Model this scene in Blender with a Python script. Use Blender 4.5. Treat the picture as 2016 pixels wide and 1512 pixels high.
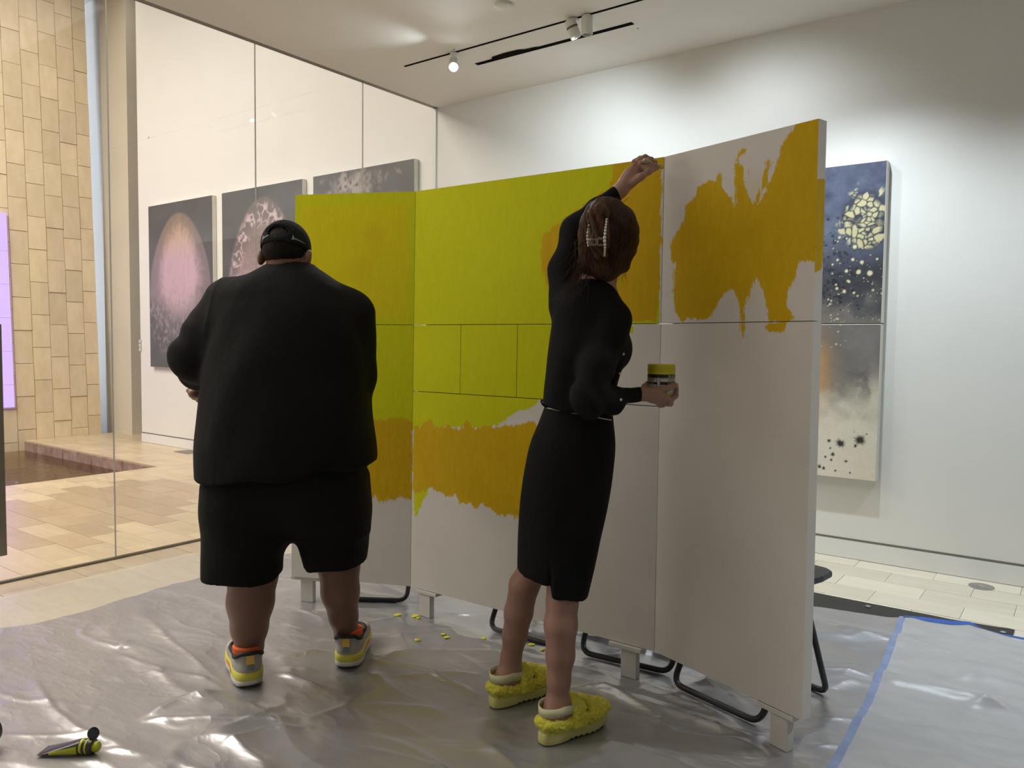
import bpy, bmesh, math, random
import numpy as np
from mathutils import Matrix, Vector

for o in list(bpy.data.objects): bpy.data.objects.remove(o)
SC = bpy.context.scene
COL = SC.collection
random.seed(7); RNG = np.random.default_rng(11)

# ------------------------------------------------------------------ camera
FPX, CX, CY, CAMZ = 1532., 1008., 756., 1.30          # the photograph taken as 2016 x 1512
HEAD, PITCH, ROLL = math.radians(36.7), math.radians(-3.15), 0.0106
_f0 = np.array([-math.sin(HEAD), math.cos(HEAD), 0.]); _r0 = np.array([math.cos(HEAD), math.sin(HEAD), 0.]); _z = np.array([0., 0., 1.])
_fw = _f0*math.cos(PITCH) + _z*math.sin(PITCH); _u1 = -_f0*math.sin(PITCH) + _z*math.cos(PITCH)
_rt = _r0*math.cos(ROLL) + _u1*math.sin(ROLL); _up = -_r0*math.sin(ROLL) + _u1*math.cos(ROLL)
CAMP = np.array([0., 0., CAMZ])
cd = bpy.data.cameras.new('camera'); cd.sensor_width = 36.; cd.lens = FPX*36./2016.; cd.clip_start = .05; cd.clip_end = 100
cam = bpy.data.objects.new('camera', cd); COL.objects.link(cam)
cam.matrix_world = Matrix(((_rt[0], _up[0], -_fw[0], 0), (_rt[1], _up[1], -_fw[1], 0), (_rt[2], _up[2], -_fw[2], CAMZ), (0, 0, 0, 1)))
SC.camera = cam

# measured sight lines: where a point of the photograph meets a known plane of the place
def ray(x, y): return _fw + _rt*(x-CX)/FPX + _up*(CY-y)/FPX
def onz(x, y, z=0.):
    d = ray(x, y); return CAMP + d*((z-CAMZ)/d[2])
def onax(x, y, i, v):
    d = ray(x, y); return CAMP + d*((v-CAMP[i])/d[i])
def dep(x, y, D): return CAMP + ray(x, y)*D

# ------------------------------------------------------------------ world, exposure, lights
SC.view_settings.view_transform = 'Standard'; SC.view_settings.look = 'None'
SC.view_settings.gamma = 1.; SC.view_settings.use_curve_mapping = False
SC.view_settings.exposure = .75
SC.cycles.caustics_reflective = False; SC.cycles.caustics_refractive = False
W = bpy.data.worlds.new('night'); SC.world = W; W.use_nodes = True
W.node_tree.nodes['Background'].inputs[0].default_value = (.10, .10, .11, 1); W.node_tree.nodes['Background'].inputs[1].default_value = .3
CEIL = 3.26; XG = -4.548; YB = 4.98
def lamp(name, kind, loc, power, color, target=None, size=.1, size_y=None, spot=None, blend=.5):
    l = bpy.data.lights.new(name, kind); l.energy = power; l.color = color
    if kind == 'AREA':
        l.size = size
        if size_y: l.shape = 'RECTANGLE'; l.size_y = size_y
    else: l.shadow_soft_size = size
    if spot: l.spot_size = math.radians(spot); l.spot_blend = blend
    o = bpy.data.objects.new(name, l); COL.objects.link(o); o.location = loc
    if target is not None:
        o.rotation_euler = (Vector(target)-Vector(loc)).to_track_quat('-Z', 'Y').to_euler()
    return o
# lobby beyond the glass: warm ceiling lights, and a wash along the hanging wall
lamp('lobby_ceiling_light', 'AREA', (-8.0, -.3, 5.7), 450, (1., .91, .80), (-8.0, -.3, 0), 3.8, 5.0)
lamp('lobby_side_fill', 'AREA', (-6.9, -2.35, 2.0), 34, (1., .92, .84), (-4.6, 1.4, 1.3), 3.2, 2.8)  # added fill from the left for the front of the screen
lamp('lobby_wall_washer', 'AREA', (-7.2, 4.25, 5.4), 2, (1., .93, .80), (-7.2, 4.98, 2.6), 4.8, .12)
lamp('stone_wall_washer', 'AREA', (-9.7, 3.2, 5.75), 13, (1., .93, .82), (-10.75, 3.2, 2.2), 4., .2)
lamp('lobby_niche_light', 'AREA', (-11.55, 4.3, 3.0), 22, (.84, .90, 1.), (-11.2, 5.3, 3.0), .4, 5.8)
# gallery: track spots on the end wall, most of them along the track out of frame
lamp('track_spot', 'SPOT', (-1.75, 4.05, 3.10), 20, (.87, .95, 1.), (-1.75, 4.98, 2.2), .035, spot=110, blend=1.)
for x, tx_, p in ((-1.15, -1.05, 82), (-2.56, -3.3, 34), (.4, .2, 48), (1.9, 1.9, 30)):
    lamp('track_spot', 'SPOT', (x, 4.05, 3.10), p, (.83, .94, 1.), (tx_, 4.98, 1.6) if x < -2 else (tx_, 4.7, .1), .035, spot=150 if x < -2 else 112, blend=1.)
lamp('floor_fill_spot', 'SPOT', (1.0, 3.5, 3.15), 70, (.92, .97, 1.), (.2, 2.4, 0), .05, spot=95, blend=1.)  # added fill to brighten the right of the sheet, off the track
lamp('gallery_fill_light', 'AREA', (-3.0, 1.0, 3.22), 14, (1., .95, .89), (-3.0, 1.0, 0), 2.8, 2.6)  # added overhead fill for the left of the screen and sheet
lamp('gallery_fill_light', 'AREA', (2.4, -.6, 3.2), 5, (1., .96, .91), (1.6, .8, 0), 1.6, 1.6)  # second added fill, raising the general level from the right

# ------------------------------------------------------------------ materials
def nt(name):
    m = bpy.data.materials.new(name); m.use_nodes = True
    t = m.node_tree; return m, t, t.nodes['Principled BSDF']
def node(t, kind, **kw):
    n = t.nodes.new(kind)
    for k, v in kw.items():
        if k.startswith('i_'): n.inputs[int(k[2:]) if k[2:].isdigit() else k[2:]].default_value = v
        else: setattr(n, k, v)
    return n
def coords(t, scale=(1, 1, 1), kind='Object'):
    tc = node(t, 'ShaderNodeTexCoord'); mp = node(t, 'ShaderNodeMapping'); mp.inputs['Scale'].default_value = scale
    t.links.new(tc.outputs[kind], mp.inputs['Vector']); return mp.outputs['Vector']
def noise(t, vec, scale, detail=4., rough=.55):
    n = node(t, 'ShaderNodeTexNoise'); n.inputs['Scale'].default_value = scale; n.inputs['Detail'].default_value = detail; n.inputs['Roughness'].default_value = rough
    t.links.new(vec, n.inputs['Vector']); return n.outputs['Fac']
def ramp(t, fac, stops):
    r = node(t, 'ShaderNodeValToRGB'); e = r.color_ramp.elements
    while len(e) < len(stops): e.new(.5)
    for k, (p, c) in enumerate(stops): e[k].position = p; e[k].color = (*c, 1)
    t.links.new(fac, r.inputs['Fac']); return r.outputs['Color']
def bump(t, b, fac, strength, dist=.01):
    n = node(t, 'ShaderNodeBump'); n.inputs['Strength'].default_value = strength; n.inputs['Distance'].default_value = dist
    t.links.new(fac, n.inputs['Height']); t.links.new(n.outputs['Normal'], b.inputs['Normal'])
def mixc(t, fac, a, b, blend='MIX'):
    n = node(t, 'ShaderNodeMix', data_type='RGBA', blend_type=blend)
    for sock, v in ((n.inputs[0], fac), (n.inputs[6], a), (n.inputs[7], b)):
        if hasattr(v, 'links'): t.links.new(v, sock)
        elif isinstance(v, (int, float)): sock.default_value = v
        else: sock.default_value = (*v, 1)
    return n.outputs[2]
def math_(t, op, a, b=None, c=None, clamp=False):
    n = node(t, 'ShaderNodeMath', operation=op, use_clamp=clamp)
    for s, v in zip(n.inputs, (a, b, c)):
        if v is None: continue
        if hasattr(v, 'links'): t.links.new(v, s)
        else: s.default_value = v
    return n.outputs[0]
def plain(name, col, rough=.5, metal=0., var=.06, scale=14., bmp=0., spec=.5, sheen=0.):
    m, t, b = nt(name)
    v = coords(t); f = noise(t, v, scale, 5)
    lo = tuple(max(0, c*(1-var)) for c in col); hi = tuple(min(1, c*(1+var)) for c in col)
    t.links.new(ramp(t, f, [(.3, lo), (.7, hi)]), b.inputs['Base Color'])
    b.inputs['Roughness'].default_value = rough; b.inputs['Metallic'].default_value = metal; b.inputs['Specular IOR Level'].default_value = spec
    if sheen: b.inputs['Sheen Weight'].default_value = sheen
    if bmp: bump(t, b, noise(t, v, scale*6, 3), bmp, .004)
    return m
def tilemat(name, c1, c2, rough=.35, streak=(3, 14, 10), spec=.5):
    m, t, b = nt(name)
    v = coords(t, streak, 'Object'); oi = node(t, 'ShaderNodeObjectInfo')
    ad = node(t, 'ShaderNodeVectorMath', operation='MULTIPLY_ADD'); cb = node(t, 'ShaderNodeCombineXYZ')
    for k in range(3): t.links.new(oi.outputs['Random'], cb.inputs[k])
    t.links.new(cb.outputs[0], ad.inputs[0]); ad.inputs[1].default_value = (37, 53, 19); t.links.new(v, ad.inputs[2])
    f = noise(t, ad.outputs[0], 1., 6, .6)
    c = ramp(t, f, [(.25, c1), (.75, c2)])
    br = math_(t, 'MULTIPLY_ADD', oi.outputs['Random'], .16, .92)
    hs = node(t, 'ShaderNodeHueSaturation'); t.links.new(c, hs.inputs['Color']); t.links.new(br, hs.inputs['Value'])
    t.links.new(hs.outputs[0], b.inputs['Base Color']); b.inputs['Roughness'].default_value = rough; b.inputs['Specular IOR Level'].default_value = spec
    bump(t, b, f, .06, .004)
    return m
M = {}
M['wall'] = plain('white_wall_paint', (.74, .74, .72), .65, var=.015, scale=3, bmp=.05)
M['ceiling'] = plain('ceiling_paint', (.78, .76, .73), .8, var=.02, scale=2)
M['base'] = plain('baseboard_paint', (.74, .75, .74), .5, var=.02, scale=4)
M['groove'] = plain('shadow_gap', (.16, .16, .15), .8)
M['tile'] = tilemat('limestone_tile', (.52, .41, .265), (.64, .535, .37), .32)
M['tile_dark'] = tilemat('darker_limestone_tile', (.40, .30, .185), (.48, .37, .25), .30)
M['tile_gal'] = tilemat('pale_limestone_tile', (.64, .58, .47), (.74, .68, .57), .38)
M['tile_strip'] = tilemat('dull_limestone_tile', (.46, .38, .27), (.55, .46, .34), .4)
M['grout'] = plain('grout', (.42, .35, .25), .9)
M['stone'] = tilemat('stone_block', (.68, .56, .38), (.80, .69, .51), .6, (9, 9, 4), .3)
M['coping'] = tilemat('wet_stone', (.22, .13, .10), (.46, .33, .28), .45, (9, 9, 9))
M['pool_bed'] = plain('pool_bed', (.20, .12, .06), .7, var=.45, scale=9)
M['black'] = plain('black_metal', (.012, .012, .013), .38, var=.1)
M['void'] = plain('slot_shadow_black', (.004, .004, .004), .95, var=.1, spec=.05)
M['blackplastic'] = plain('black_plastic', (.03, .03, .032), .42, var=.08)
M['whitemetal'] = plain('white_metal', (.72, .72, .70), .4, var=.03)
M['steel'] = plain('brushed_steel', (.50, .50, .48), .35, 1., var=.1, scale=30)
M['bronze'] = plain('dark_bronze', (.20, .18, .15), .4, .6, var=.1)
M['darkglass'] = plain('night_glass', (.06, .06, .065), .3, var=.25, scale=1.2)
M['mullion'] = plain('grey_mullion', (.52, .51, .50), .5, var=.05)
M['column'] = plain('beige_column_paint', (.62, .57, .48), .6, var=.03, scale=2)
M['niche'] = plain('cool_white_paint', (.78, .80, .82), .6, var=.02, scale=2)
M['seal'] = plain('glass_joint_seal', (.58, .56, .52), .3, var=.05)
def glass_mat(name, refl, tint):
    m = bpy.data.materials.new(name); m.use_nodes = True; t = m.node_tree; t.nodes.clear()
    o = node(t, 'ShaderNodeOutputMaterial'); mx = node(t, 'ShaderNodeMixShader'); tr = node(t, 'ShaderNodeBsdfTransparent'); gl = node(t, 'ShaderNodeBsdfGlossy')
    tr.inputs[0].default_value = (*tint, 1); gl.inputs['Roughness'].default_value = .0
    lw = node(t, 'ShaderNodeFresnel'); lw.inputs[0].default_value = 1.5
    v = coords(t); nn = noise(t, v, .8, 2)                                    # a trace of waviness in the reflectance
    ge = node(t, 'ShaderNodeNewGeometry'); t.links.new(math_(t, 'MULTIPLY_ADD', ge.outputs['Backfacing'], 1/1.5-1.5, 1.5), lw.inputs[0])   # the same pane from either side
    t.links.new(math_(t, 'MULTIPLY', lw.outputs[0], math_(t, 'MULTIPLY_ADD', nn, .1, refl)), mx.inputs[0])
    t.links.new(tr.outputs[0], mx.inputs[1]); t.links.new(gl.outputs[0], mx.inputs[2]); t.links.new(mx.outputs[0], o.inputs['Surface'])
    return m
M['glass'] = glass_mat('clear_glass', .75, (.97, .97, .96))
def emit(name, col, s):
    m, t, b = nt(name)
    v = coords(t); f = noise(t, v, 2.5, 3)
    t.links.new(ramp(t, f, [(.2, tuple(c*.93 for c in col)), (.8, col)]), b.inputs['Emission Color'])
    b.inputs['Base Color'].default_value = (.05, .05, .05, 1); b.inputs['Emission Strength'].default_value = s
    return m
M['purple'] = emit('purple_light_patch', (.52, .36, .98), .95)  # glow standing in for purple light falling on the stone
M['bulb'] = emit('lit_lamp_lens', (.95, .98, 1.), 60)

# ------------------------------------------------------------------ builders
def me_new(name, verts, faces, mat=None, smooth=False):
    me = bpy.data.meshes.new(name)
    verts = np.asarray(verts, dtype=np.float32)
    if isinstance(faces, np.ndarray):
        n, k = faces.shape
        me.vertices.add(len(verts)); me.vertices.foreach_set('co', verts.ravel())
        me.loops.add(n*k); me.loops.foreach_set('vertex_index', faces.astype(np.int32).ravel())
        me.polygons.add(n); me.polygons.foreach_set('loop_start', np.arange(0, n*k, k, dtype=np.int32))
        me.update(calc_edges=True)
    else:
        me.from_pydata([tuple(map(float, v)) for v in verts], [], faces); me.update()
    if smooth: me.polygons.foreach_set('use_smooth', np.ones(len(me.polygons), dtype=bool))
    if mat: me.materials.append(mat)
    return me
def link(name, me, parent=None, kind=None, label=None):
    o = bpy.data.objects.new(name, me); COL.objects.link(o)
    if parent: o.parent = parent
    if kind: o['kind'] = kind
    if label: o['label'] = label
    return o
def thing(name, label, cat, loc=(0, 0, 0), rz=0., group=None):
    o = bpy.data.objects.new(name, None); COL.objects.link(o); o.location = loc; o.rotation_euler = (0, 0, rz); o.empty_display_size = .1
    o['label'] = label; o['category'] = cat
    if group: o['group'] = group
    return o
def tag(o, label, cat, group=None):
    o['label'] = label; o['category'] = cat
    if group: o['group'] = group
    return o
class MB:
    def __init__(s): s.v = []; s.f = []; s.sm = []
    def add(s, verts, faces, smooth=False):
        n = len(s.v); s.v += [tuple(map(float, v)) for v in verts]; s.f += [tuple(i+n for i in f) for f in faces]; s.sm += [smooth]*len(faces); return s
    def box(s, lo, hi, bev=0.):
        if bev <= 0:
            x0, y0, z0 = lo; x1, y1, z1 = hi
            return s.add([(x0,y0,z0),(x1,y0,z0),(x1,y1,z0),(x0,y1,z0),(x0,y0,z1),(x1,y0,z1),(x1,y1,z1),(x0,y1,z1)],
                         [(0,3,2,1),(4,5,6,7),(0,1,5,4),(1,2,6,5),(2,3,7,6),(3,0,4,7)])
        bm = bmesh.new(); bmesh.ops.create_cube(bm, size=1.)
        for v in bm.verts:
            for i in range(3): v.co[i] = (lo[i]+hi[i])/2 + v.co[i]*(hi[i]-lo[i])
        bmesh.ops.bevel(bm, geom=bm.edges[:], offset=bev, segments=2, affect='EDGES', profile=.6)
        bm.verts.index_update(); r = s.add([v.co[:] for v in bm.verts], [tuple(v.index for v in f.verts) for f in bm.faces]); bm.free(); return r
    def prism(s, poly, d):            # planar polygon (3D points) extruded by vector d
        n = len(poly); d = np.array(d); a = [np.array(p) for p in poly]; b = [p+d for p in a]
        return s.add(a+b, [tuple(range(n))[::-1], tuple(range(n, 2*n))] + [(i, (i+1) % n, n+(i+1) % n, n+i) for i in range(n)])
    def tube(s, pts, r, seg=10, cap=True):
        pts = [np.array(p, float) for p in pts]; n = len(pts); R = r if hasattr(r, '__len__') else [r]*n
        T = [(pts[min(i+1, n-1)]-pts[max(i-1, 0)]) for i in range(n)]; T = [t/max(1e-9, np.linalg.norm(t)) for t in T]
        up = np.array([0, 0, 1.]) if abs(T[0][2]) < .9 else np.array([1., 0, 0]); u = np.cross(T[0], up); u /= np.linalg.norm(u); V = []
        for i in range(n):
            u = u - T[i]*(u@T[i]); u /= np.linalg.norm(u); w = np.cross(T[i], u)
            V += [pts[i]+R[i]*(math.cos(2*math.pi*k/seg)*u+math.sin(2*math.pi*k/seg)*w) for k in range(seg)]
        F = [(i*seg+k, i*seg+(k+1) % seg, (i+1)*seg+(k+1) % seg, (i+1)*seg+k) for i in range(n-1) for k in range(seg)]
        if cap: F += [tuple(range(seg))[::-1], tuple((n-1)*seg+k for k in range(seg))]
        return s.add(V, F, True)
    def lathe(s, prof, c=(0, 0, 0), seg=24, axis=None):   # prof: (r, h)
        ax_ = np.array(axis if axis is not None else (0, 0, 1.)); ax_ = ax_/np.linalg.norm(ax_)
        u = np.cross(ax_, (0, 0, 1.) if abs(ax_[2]) < .9 else (1., 0, 0)); u /= np.linalg.norm(u); w = np.cross(ax_, u); c = np.array(c, float); V = []
        for r, h in prof: V += [c+ax_*h+max(r, 1e-5)*(math.cos(2*math.pi*k/seg)*u+math.sin(2*math.pi*k/seg)*w) for k in range(seg)]
        F = [(i*seg+k, i*seg+(k+1) % seg, (i+1)*seg+(k+1) % seg, (i+1)*seg+k) for i in range(len(prof)-1) for k in range(seg)]
        F += [tuple(range(seg))[::-1], tuple((len(prof)-1)*seg+k for k in range(seg))]
        return s.add(V, F, True)
    def mesh(s, name, mat):
        me = me_new(name, np.array(s.v), s.f, mat)
        me.polygons.foreach_set('use_smooth', np.array(s.sm, dtype=bool)); 
        if any(s.sm): 
            try: me.set_sharp_from_angle(angle=math.radians(40))
            except Exception: pass
        bm = bmesh.new(); bm.from_mesh(me); bmesh.ops.recalc_face_normals(bm, faces=bm.faces[:]); bm.to_mesh(me); bm.free()
        return me
    def obj(s, name, mat, parent=None, kind=None, label=None): return link(name, s.mesh(name, mat), parent, kind, label)
def fillet(pts, r, seg=6):
    out = [np.array(pts[0], float)]
    for i in range(1, len(pts)-1):
        p = np.array(pts[i], float); a = np.array(pts[i-1])-p; b = np.array(pts[i+1])-p; la, lb = np.linalg.norm(a), np.linalg.norm(b); a, b = a/la, b/lb
        d = min(r, la*.45, lb*.45)
        for k in range(seg+1):
            t = k/seg; out.append((1-t)**2*(p+a*d)+2*t*(1-t)*p+t*t*(p+b*d))
    out.append(np.array(pts[-1], float)); return out
def struct(o): o['kind'] = 'structure'; return o
# value noise on numpy arrays
def _hash(ix, iy, iz, s):
    h = (ix*374761393 + iy*668265263 + iz*1274126177 + s*974634721) & 0x7fffffff
    h = ((h ^ (h >> 13))*1274126177) & 0x7fffffff
    return ((h ^ (h >> 16)) & 0xffff)/65535.
def vnoise(x, y, z=None, s=0):
    x = np.asarray(x, float); y = np.asarray(y, float); z = np.zeros_like(x) if z is None else np.asarray(z, float)
    fx, fy, fz = np.floor(x), np.floor(y), np.floor(z); ix, iy, iz = fx.astype(np.int64), fy.astype(np.int64), fz.astype(np.int64)
    u, v, w = x-fx, y-fy, z-fz; u, v, w = (t*t*(3-2*t) for t in (u, v, w)); r = 0
    for dx in (0, 1):
        for dy in (0, 1):
            for dz in (0, 1):
                r = r + _hash(ix+dx, iy+dy, iz+dz, s)*(u if dx else 1-u)*(v if dy else 1-v)*(w if dz else 1-w)
    return r
def fbm(x, y, z=None, s=0, o=4):
    r, a, t = 0, 1., 0
    for k in range(o):
        r = r + a*vnoise(np.asarray(x)*2**k, np.asarray(y)*2**k, None if z is None else np.asarray(z)*2**k, s+k); t += a; a *= .5
    return r/t
def sd_poly(px, py, poly):
    poly = np.asarray(poly, float); d = np.full(px.shape, 1e9); ins = np.zeros(px.shape, bool); n = len(poly)
    for i in range(n):
        a, b = poly[i], poly[(i+1) % n]; e = b-a; wx, wy = px-a[0], py-a[1]
        t = np.clip((wx*e[0]+wy*e[1])/max(1e-12, e@e), 0, 1); d = np.minimum(d, (wx-e[0]*t)**2+(wy-e[1]*t)**2)
        c = ((a[1] > py) != (b[1] > py)) & (px < (b[0]-a[0])*(py-a[1])/(b[1]-a[1]+1e-12)+a[0]); ins ^= c
    d = np.sqrt(d); return np.where(ins, d, -d)      # positive inside

# ------------------------------------------------------------------ setting
TW, TD, GAP, TX0, TY0 = .41, .204, .0022, -.869, 4.204
tile_meshes = {}
def tile_mesh(w, d, mat):
    k = (round(w, 3), round(d, 3), mat.name)
    if k not in tile_meshes:
        b = MB(); h = .001; g = GAP/2
        b.box((-w/2+g, -d/2+g, -.012), (w/2-g, d/2-g, 0)); tile_meshes[k] = b.mesh('tile', mat)
    return tile_meshes[k]
def lay_tiles(parent, x0, x1, y0, y1, pick, skip=None, name='tile'):
    j0, j1 = math.floor((y0-TY0)/TD), math.ceil((y1-TY0)/TD); n = 0
    for j in range(j0, j1):
        off = TX0 + (0 if j % 2 == 0 else TW/2)
        ya, yb = max(y0, TY0+j*TD), min(y1, TY0+(j+1)*TD)
        if yb-ya < .012: continue
        for i in range(math.floor((x0-off)/TW), math.ceil((x1-off)/TW)):
            xa, xb = max(x0, off+i*TW), min(x1, off+(i+1)*TW)
            if xb-xa < .012: continue
            xc, yc = (xa+xb)/2, (ya+yb)/2
            if skip and skip(xa, xb, ya, yb): continue
            o = link(name, tile_mesh(xb-xa, yb-ya, pick(xc, yc)), parent); o.location = (xc, yc, random.uniform(-.0005, .0005)); n += 1
    return n
fl = struct(MB().box((XG-.006, -2.5, -.2), (4.2, YB+.02, -.006)).obj('floor', M['grout']))
n1 = lay_tiles(fl, XG+.012, -3.6, .9, YB, lambda x, y: M['tile_strip'])
n1 += lay_tiles(fl, -2.35, .45, 3.75, YB, lambda x, y: M['tile_gal'])
POOL_X, POOL_Y = -7.5, 4.11
lf = MB(); lf.box((POOL_X, -2.5, -.4), (XG-.006, YB+.02, -.006)); lf.box((-10.7, POOL_Y, -.4), (POOL_X, 5.6, -.006)); 
lobby = struct(lf.obj('floor', M['grout']))
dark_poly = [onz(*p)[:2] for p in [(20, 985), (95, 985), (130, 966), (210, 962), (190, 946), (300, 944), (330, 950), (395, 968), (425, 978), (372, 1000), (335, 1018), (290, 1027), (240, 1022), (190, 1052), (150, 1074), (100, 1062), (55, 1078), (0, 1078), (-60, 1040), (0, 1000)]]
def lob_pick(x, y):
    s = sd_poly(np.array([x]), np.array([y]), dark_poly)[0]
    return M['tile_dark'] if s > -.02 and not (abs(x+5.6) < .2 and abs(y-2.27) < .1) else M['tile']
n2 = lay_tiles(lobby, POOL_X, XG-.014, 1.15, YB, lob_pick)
n2 += lay_tiles(lobby, -10.62, POOL_X, POOL_Y, YB, lambda x, y: M['tile'])
print('TILES', n1, n2)
# pool
pb = struct(MB().box((-11.2, -2.5, -.42), (POOL_X, POOL_Y, -.34)).obj('floor', M['pool_bed']))
cop = MB(); 
for k in range(9):
    x1 = POOL_X-.01-k*.36; cop.box((x1-.352, POOL_Y-.006, -.19), (x1, POOL_Y+.02, -.012))
cp = struct(MB().box((-10.7, POOL_Y+.002, -.36), (POOL_X, POOL_Y+.03, -.19)).obj('trim_1', M['coping'])); cp['label'] = 'wet stone edge of the lobby pool'
blk = {}
for k in range(9):
    w = .34; key = k
    x1 = POOL_X-.004-k*.345
    o = link('stone', (blk.setdefault('a', MB().box((-.1705, -.012, -.093), (.1705, .012, .093), .004).mesh('stone', M['coping']))), cp); o.location = (x1-.17, POOL_Y-.006+.004*(k % 2), -.105)
o = link('stone', MB().box((-.004, -3.3, -.093), (.02, 3.3, .093)).mesh('stone', M['coping']), cp); o.location = (POOL_X-.002, POOL_Y-3.3, -.105)
# water: a slab of clear water with small ripples
m = bpy.data.materials.new('pool_water'); m.use_nodes = True; t = m.node_tree; t.nodes.clear()
o_ = node(t, 'ShaderNodeOutputMaterial'); mx = node(t, 'ShaderNodeMixShader'); tr = node(t, 'ShaderNodeBsdfTransparent'); gl = node(t, 'ShaderNodeBsdfGlossy'); fr = node(t, 'ShaderNodeFresnel')
tr.inputs[0].default_value = (.80, .70, .55, 1); gl.inputs['Roughness'].default_value = .03; fr.inputs[0].default_value = 1.33
ge = node(t, 'ShaderNodeNewGeometry'); t.links.new(math_(t, 'MULTIPLY_ADD', ge.outputs['Backfacing'], 1/1.33-1.33, 1.33), fr.inputs[0])
v = coords(t, (1, 1, 1)); bp = node(t, 'ShaderNodeBump'); bp.inputs['Strength'].default_value = .5; bp.inputs['Distance'].default_value = .02
t.links.new(noise(t, v, 9, 3), bp.inputs['Height'])
for n_ in (gl, fr): t.links.new(bp.outputs['Normal'], n_.inputs['Normal'])
t.links.new(fr.outputs[0], mx.inputs[0]); t.links.new(tr.outputs[0], mx.inputs[1]); t.links.new(gl.outputs[0], mx.inputs[2]); t.links.new(mx.outputs[0], o_.inputs['Surface']); M['water'] = m
wa = MB().box((-10.60, -2.4, -.335), (POOL_X-.006, POOL_Y-.022, -.12)).obj('pool_water', M['water']); tag(wa, 'still shallow brown water filling the sunken pool in the lobby', 'water'); wa['kind'] = 'stuff'
# walls
struct(MB().box((-9.45, YB, 0), (4.2, YB+.25, 6.0)).obj('wall_back', M['wall']))
g = MB(); g.box((-9.452, YB-.003, .113), (4.2, YB+.01, .125)); struct(g.obj('trim_2', M['groove']))
struct(MB().box((-9.455, YB-.004, .004), (XG-.02, YB+.05, .112)).obj('baseboard_left', M['base']))
struct(MB().box((XG+.02, YB-.004, .004), (4.2, YB+.05, .112)).obj('baseboard_right', M['base']))
struct(MB().box((4.0, -2.5, 0), (4.2, YB, CEIL)).obj('wall_right', M['wall']))
struct(MB().box((XG-.02, -2.7, 0), (4.2, -2.5, CEIL)).obj('wall_rear', M['wall']))
struct(MB().box((XG+.035, -2.7, CEIL), (4.2, YB, CEIL+.3)).obj('ceiling', M['ceiling']))
struct(MB().box((-12.6, 5.3, -.1), (-10.905, 5.5, 6.0)).obj('wall_niche', M['niche']))
struct(MB().box((-10.9, 5.25, -.1), (-10.215, 5.6, 6.0)).obj('wall_column', M['column']))
# night window beside the column
w2 = struct(MB().box((-10.215, 5.56, 0), (-9.2, 5.6, 6.0)).obj('window_2', M['darkglass']))
for z0, z1 in ((.09, .64), (.70, 3.39), (3.45, 4.06), (4.12, 5.95)): MB().box((-10.2, 5.545, z0), (-9.25, 5.558, z1)).obj('pane', M['darkglass'], w2)
for z in (.06, .67, 3.42, 4.09): MB().box((-10.215, 5.47, z-.03), (-9.3, 5.56, z+.03)).obj('window_frame', M['mullion'], w2)
MB().box((-10.7, 4.95, -.1), (-9.2, 5.6, -.003)).obj('window_sill', M['tile'], w2)
struct(MB().box((-9.25, YB+.25, 0), (-9.2, 5.6, 6.0)).obj('wall_return', M['wall']))
# stone wall, leaning back as it rises, of upright blocks
LEAN = -.046
def stone_x(z): return -10.64 + LEAN*z
sw = struct(MB().prism([(stone_x(-.36)-.012, 1.9, -.36), (stone_x(-.36)-.012, 5.05, -.36), (stone_x(6)-.012, 5.05, 6), (stone_x(6)-.012, 1.9, 6)], (-.35, 0, 0)).obj('wall_stone', M['grout']))
ys = [5.057, 4.885, 4.674, 4.463, 4.25, 4.04, 3.83, 3.62, 3.41, 3.20]
offs = [.20, .05, .16, .28, .08, .34, .12, .25, .02]
for c in range(9):
    y1, y0 = ys[c], ys[c+1]; z = -.36 + offs[c] - .41
    while z < 6:
        a, b = max(-.36, z), min(6., z+.412)
        if b-a > .03:
            gz = .003; d = random.uniform(-.004, .006)
            q = [(stone_x(a)+d, y0+gz, a+gz), (stone_x(a)+d, y1-gz, a+gz), (stone_x(b)+d, y1-gz, b-gz), (stone_x(b)+d, y0+gz, b-gz)]
            o = MB().prism([np.array(p)-np.array([0, (y0+y1)/2, (a+b)/2])-np.array([stone_x((a+b)/2), 0, 0]) for p in q], (-.03, 0, 0)).obj('stone_block', M['stone'], sw)
            o.location = (stone_x((a+b)/2), (y0+y1)/2, (a+b)/2)
        z += .412
# patch of purple light on the stone, imitated by glowing panels
lp = thing('light_patch', 'tall patch of purple light on the stone wall beyond the glass, built as glowing slabs', 'light patch', (stone_x(.42), 3.6, .42))
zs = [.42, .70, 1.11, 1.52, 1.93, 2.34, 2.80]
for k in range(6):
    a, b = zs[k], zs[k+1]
    o = MB().prism([(stone_x(a)+.012-stone_x(.42), -.6, a-.42+.003), (stone_x(a)+.012-stone_x(.42), .405-.012*0, a-.42+.003), (stone_x(b)+.012-stone_x(.42), .405, b-.42-.003), (stone_x(b)+.012-stone_x(.42), -.6, b-.42-.003)], (.02, 0, 0)).obj('panel', M['purple'], lp)
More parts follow.
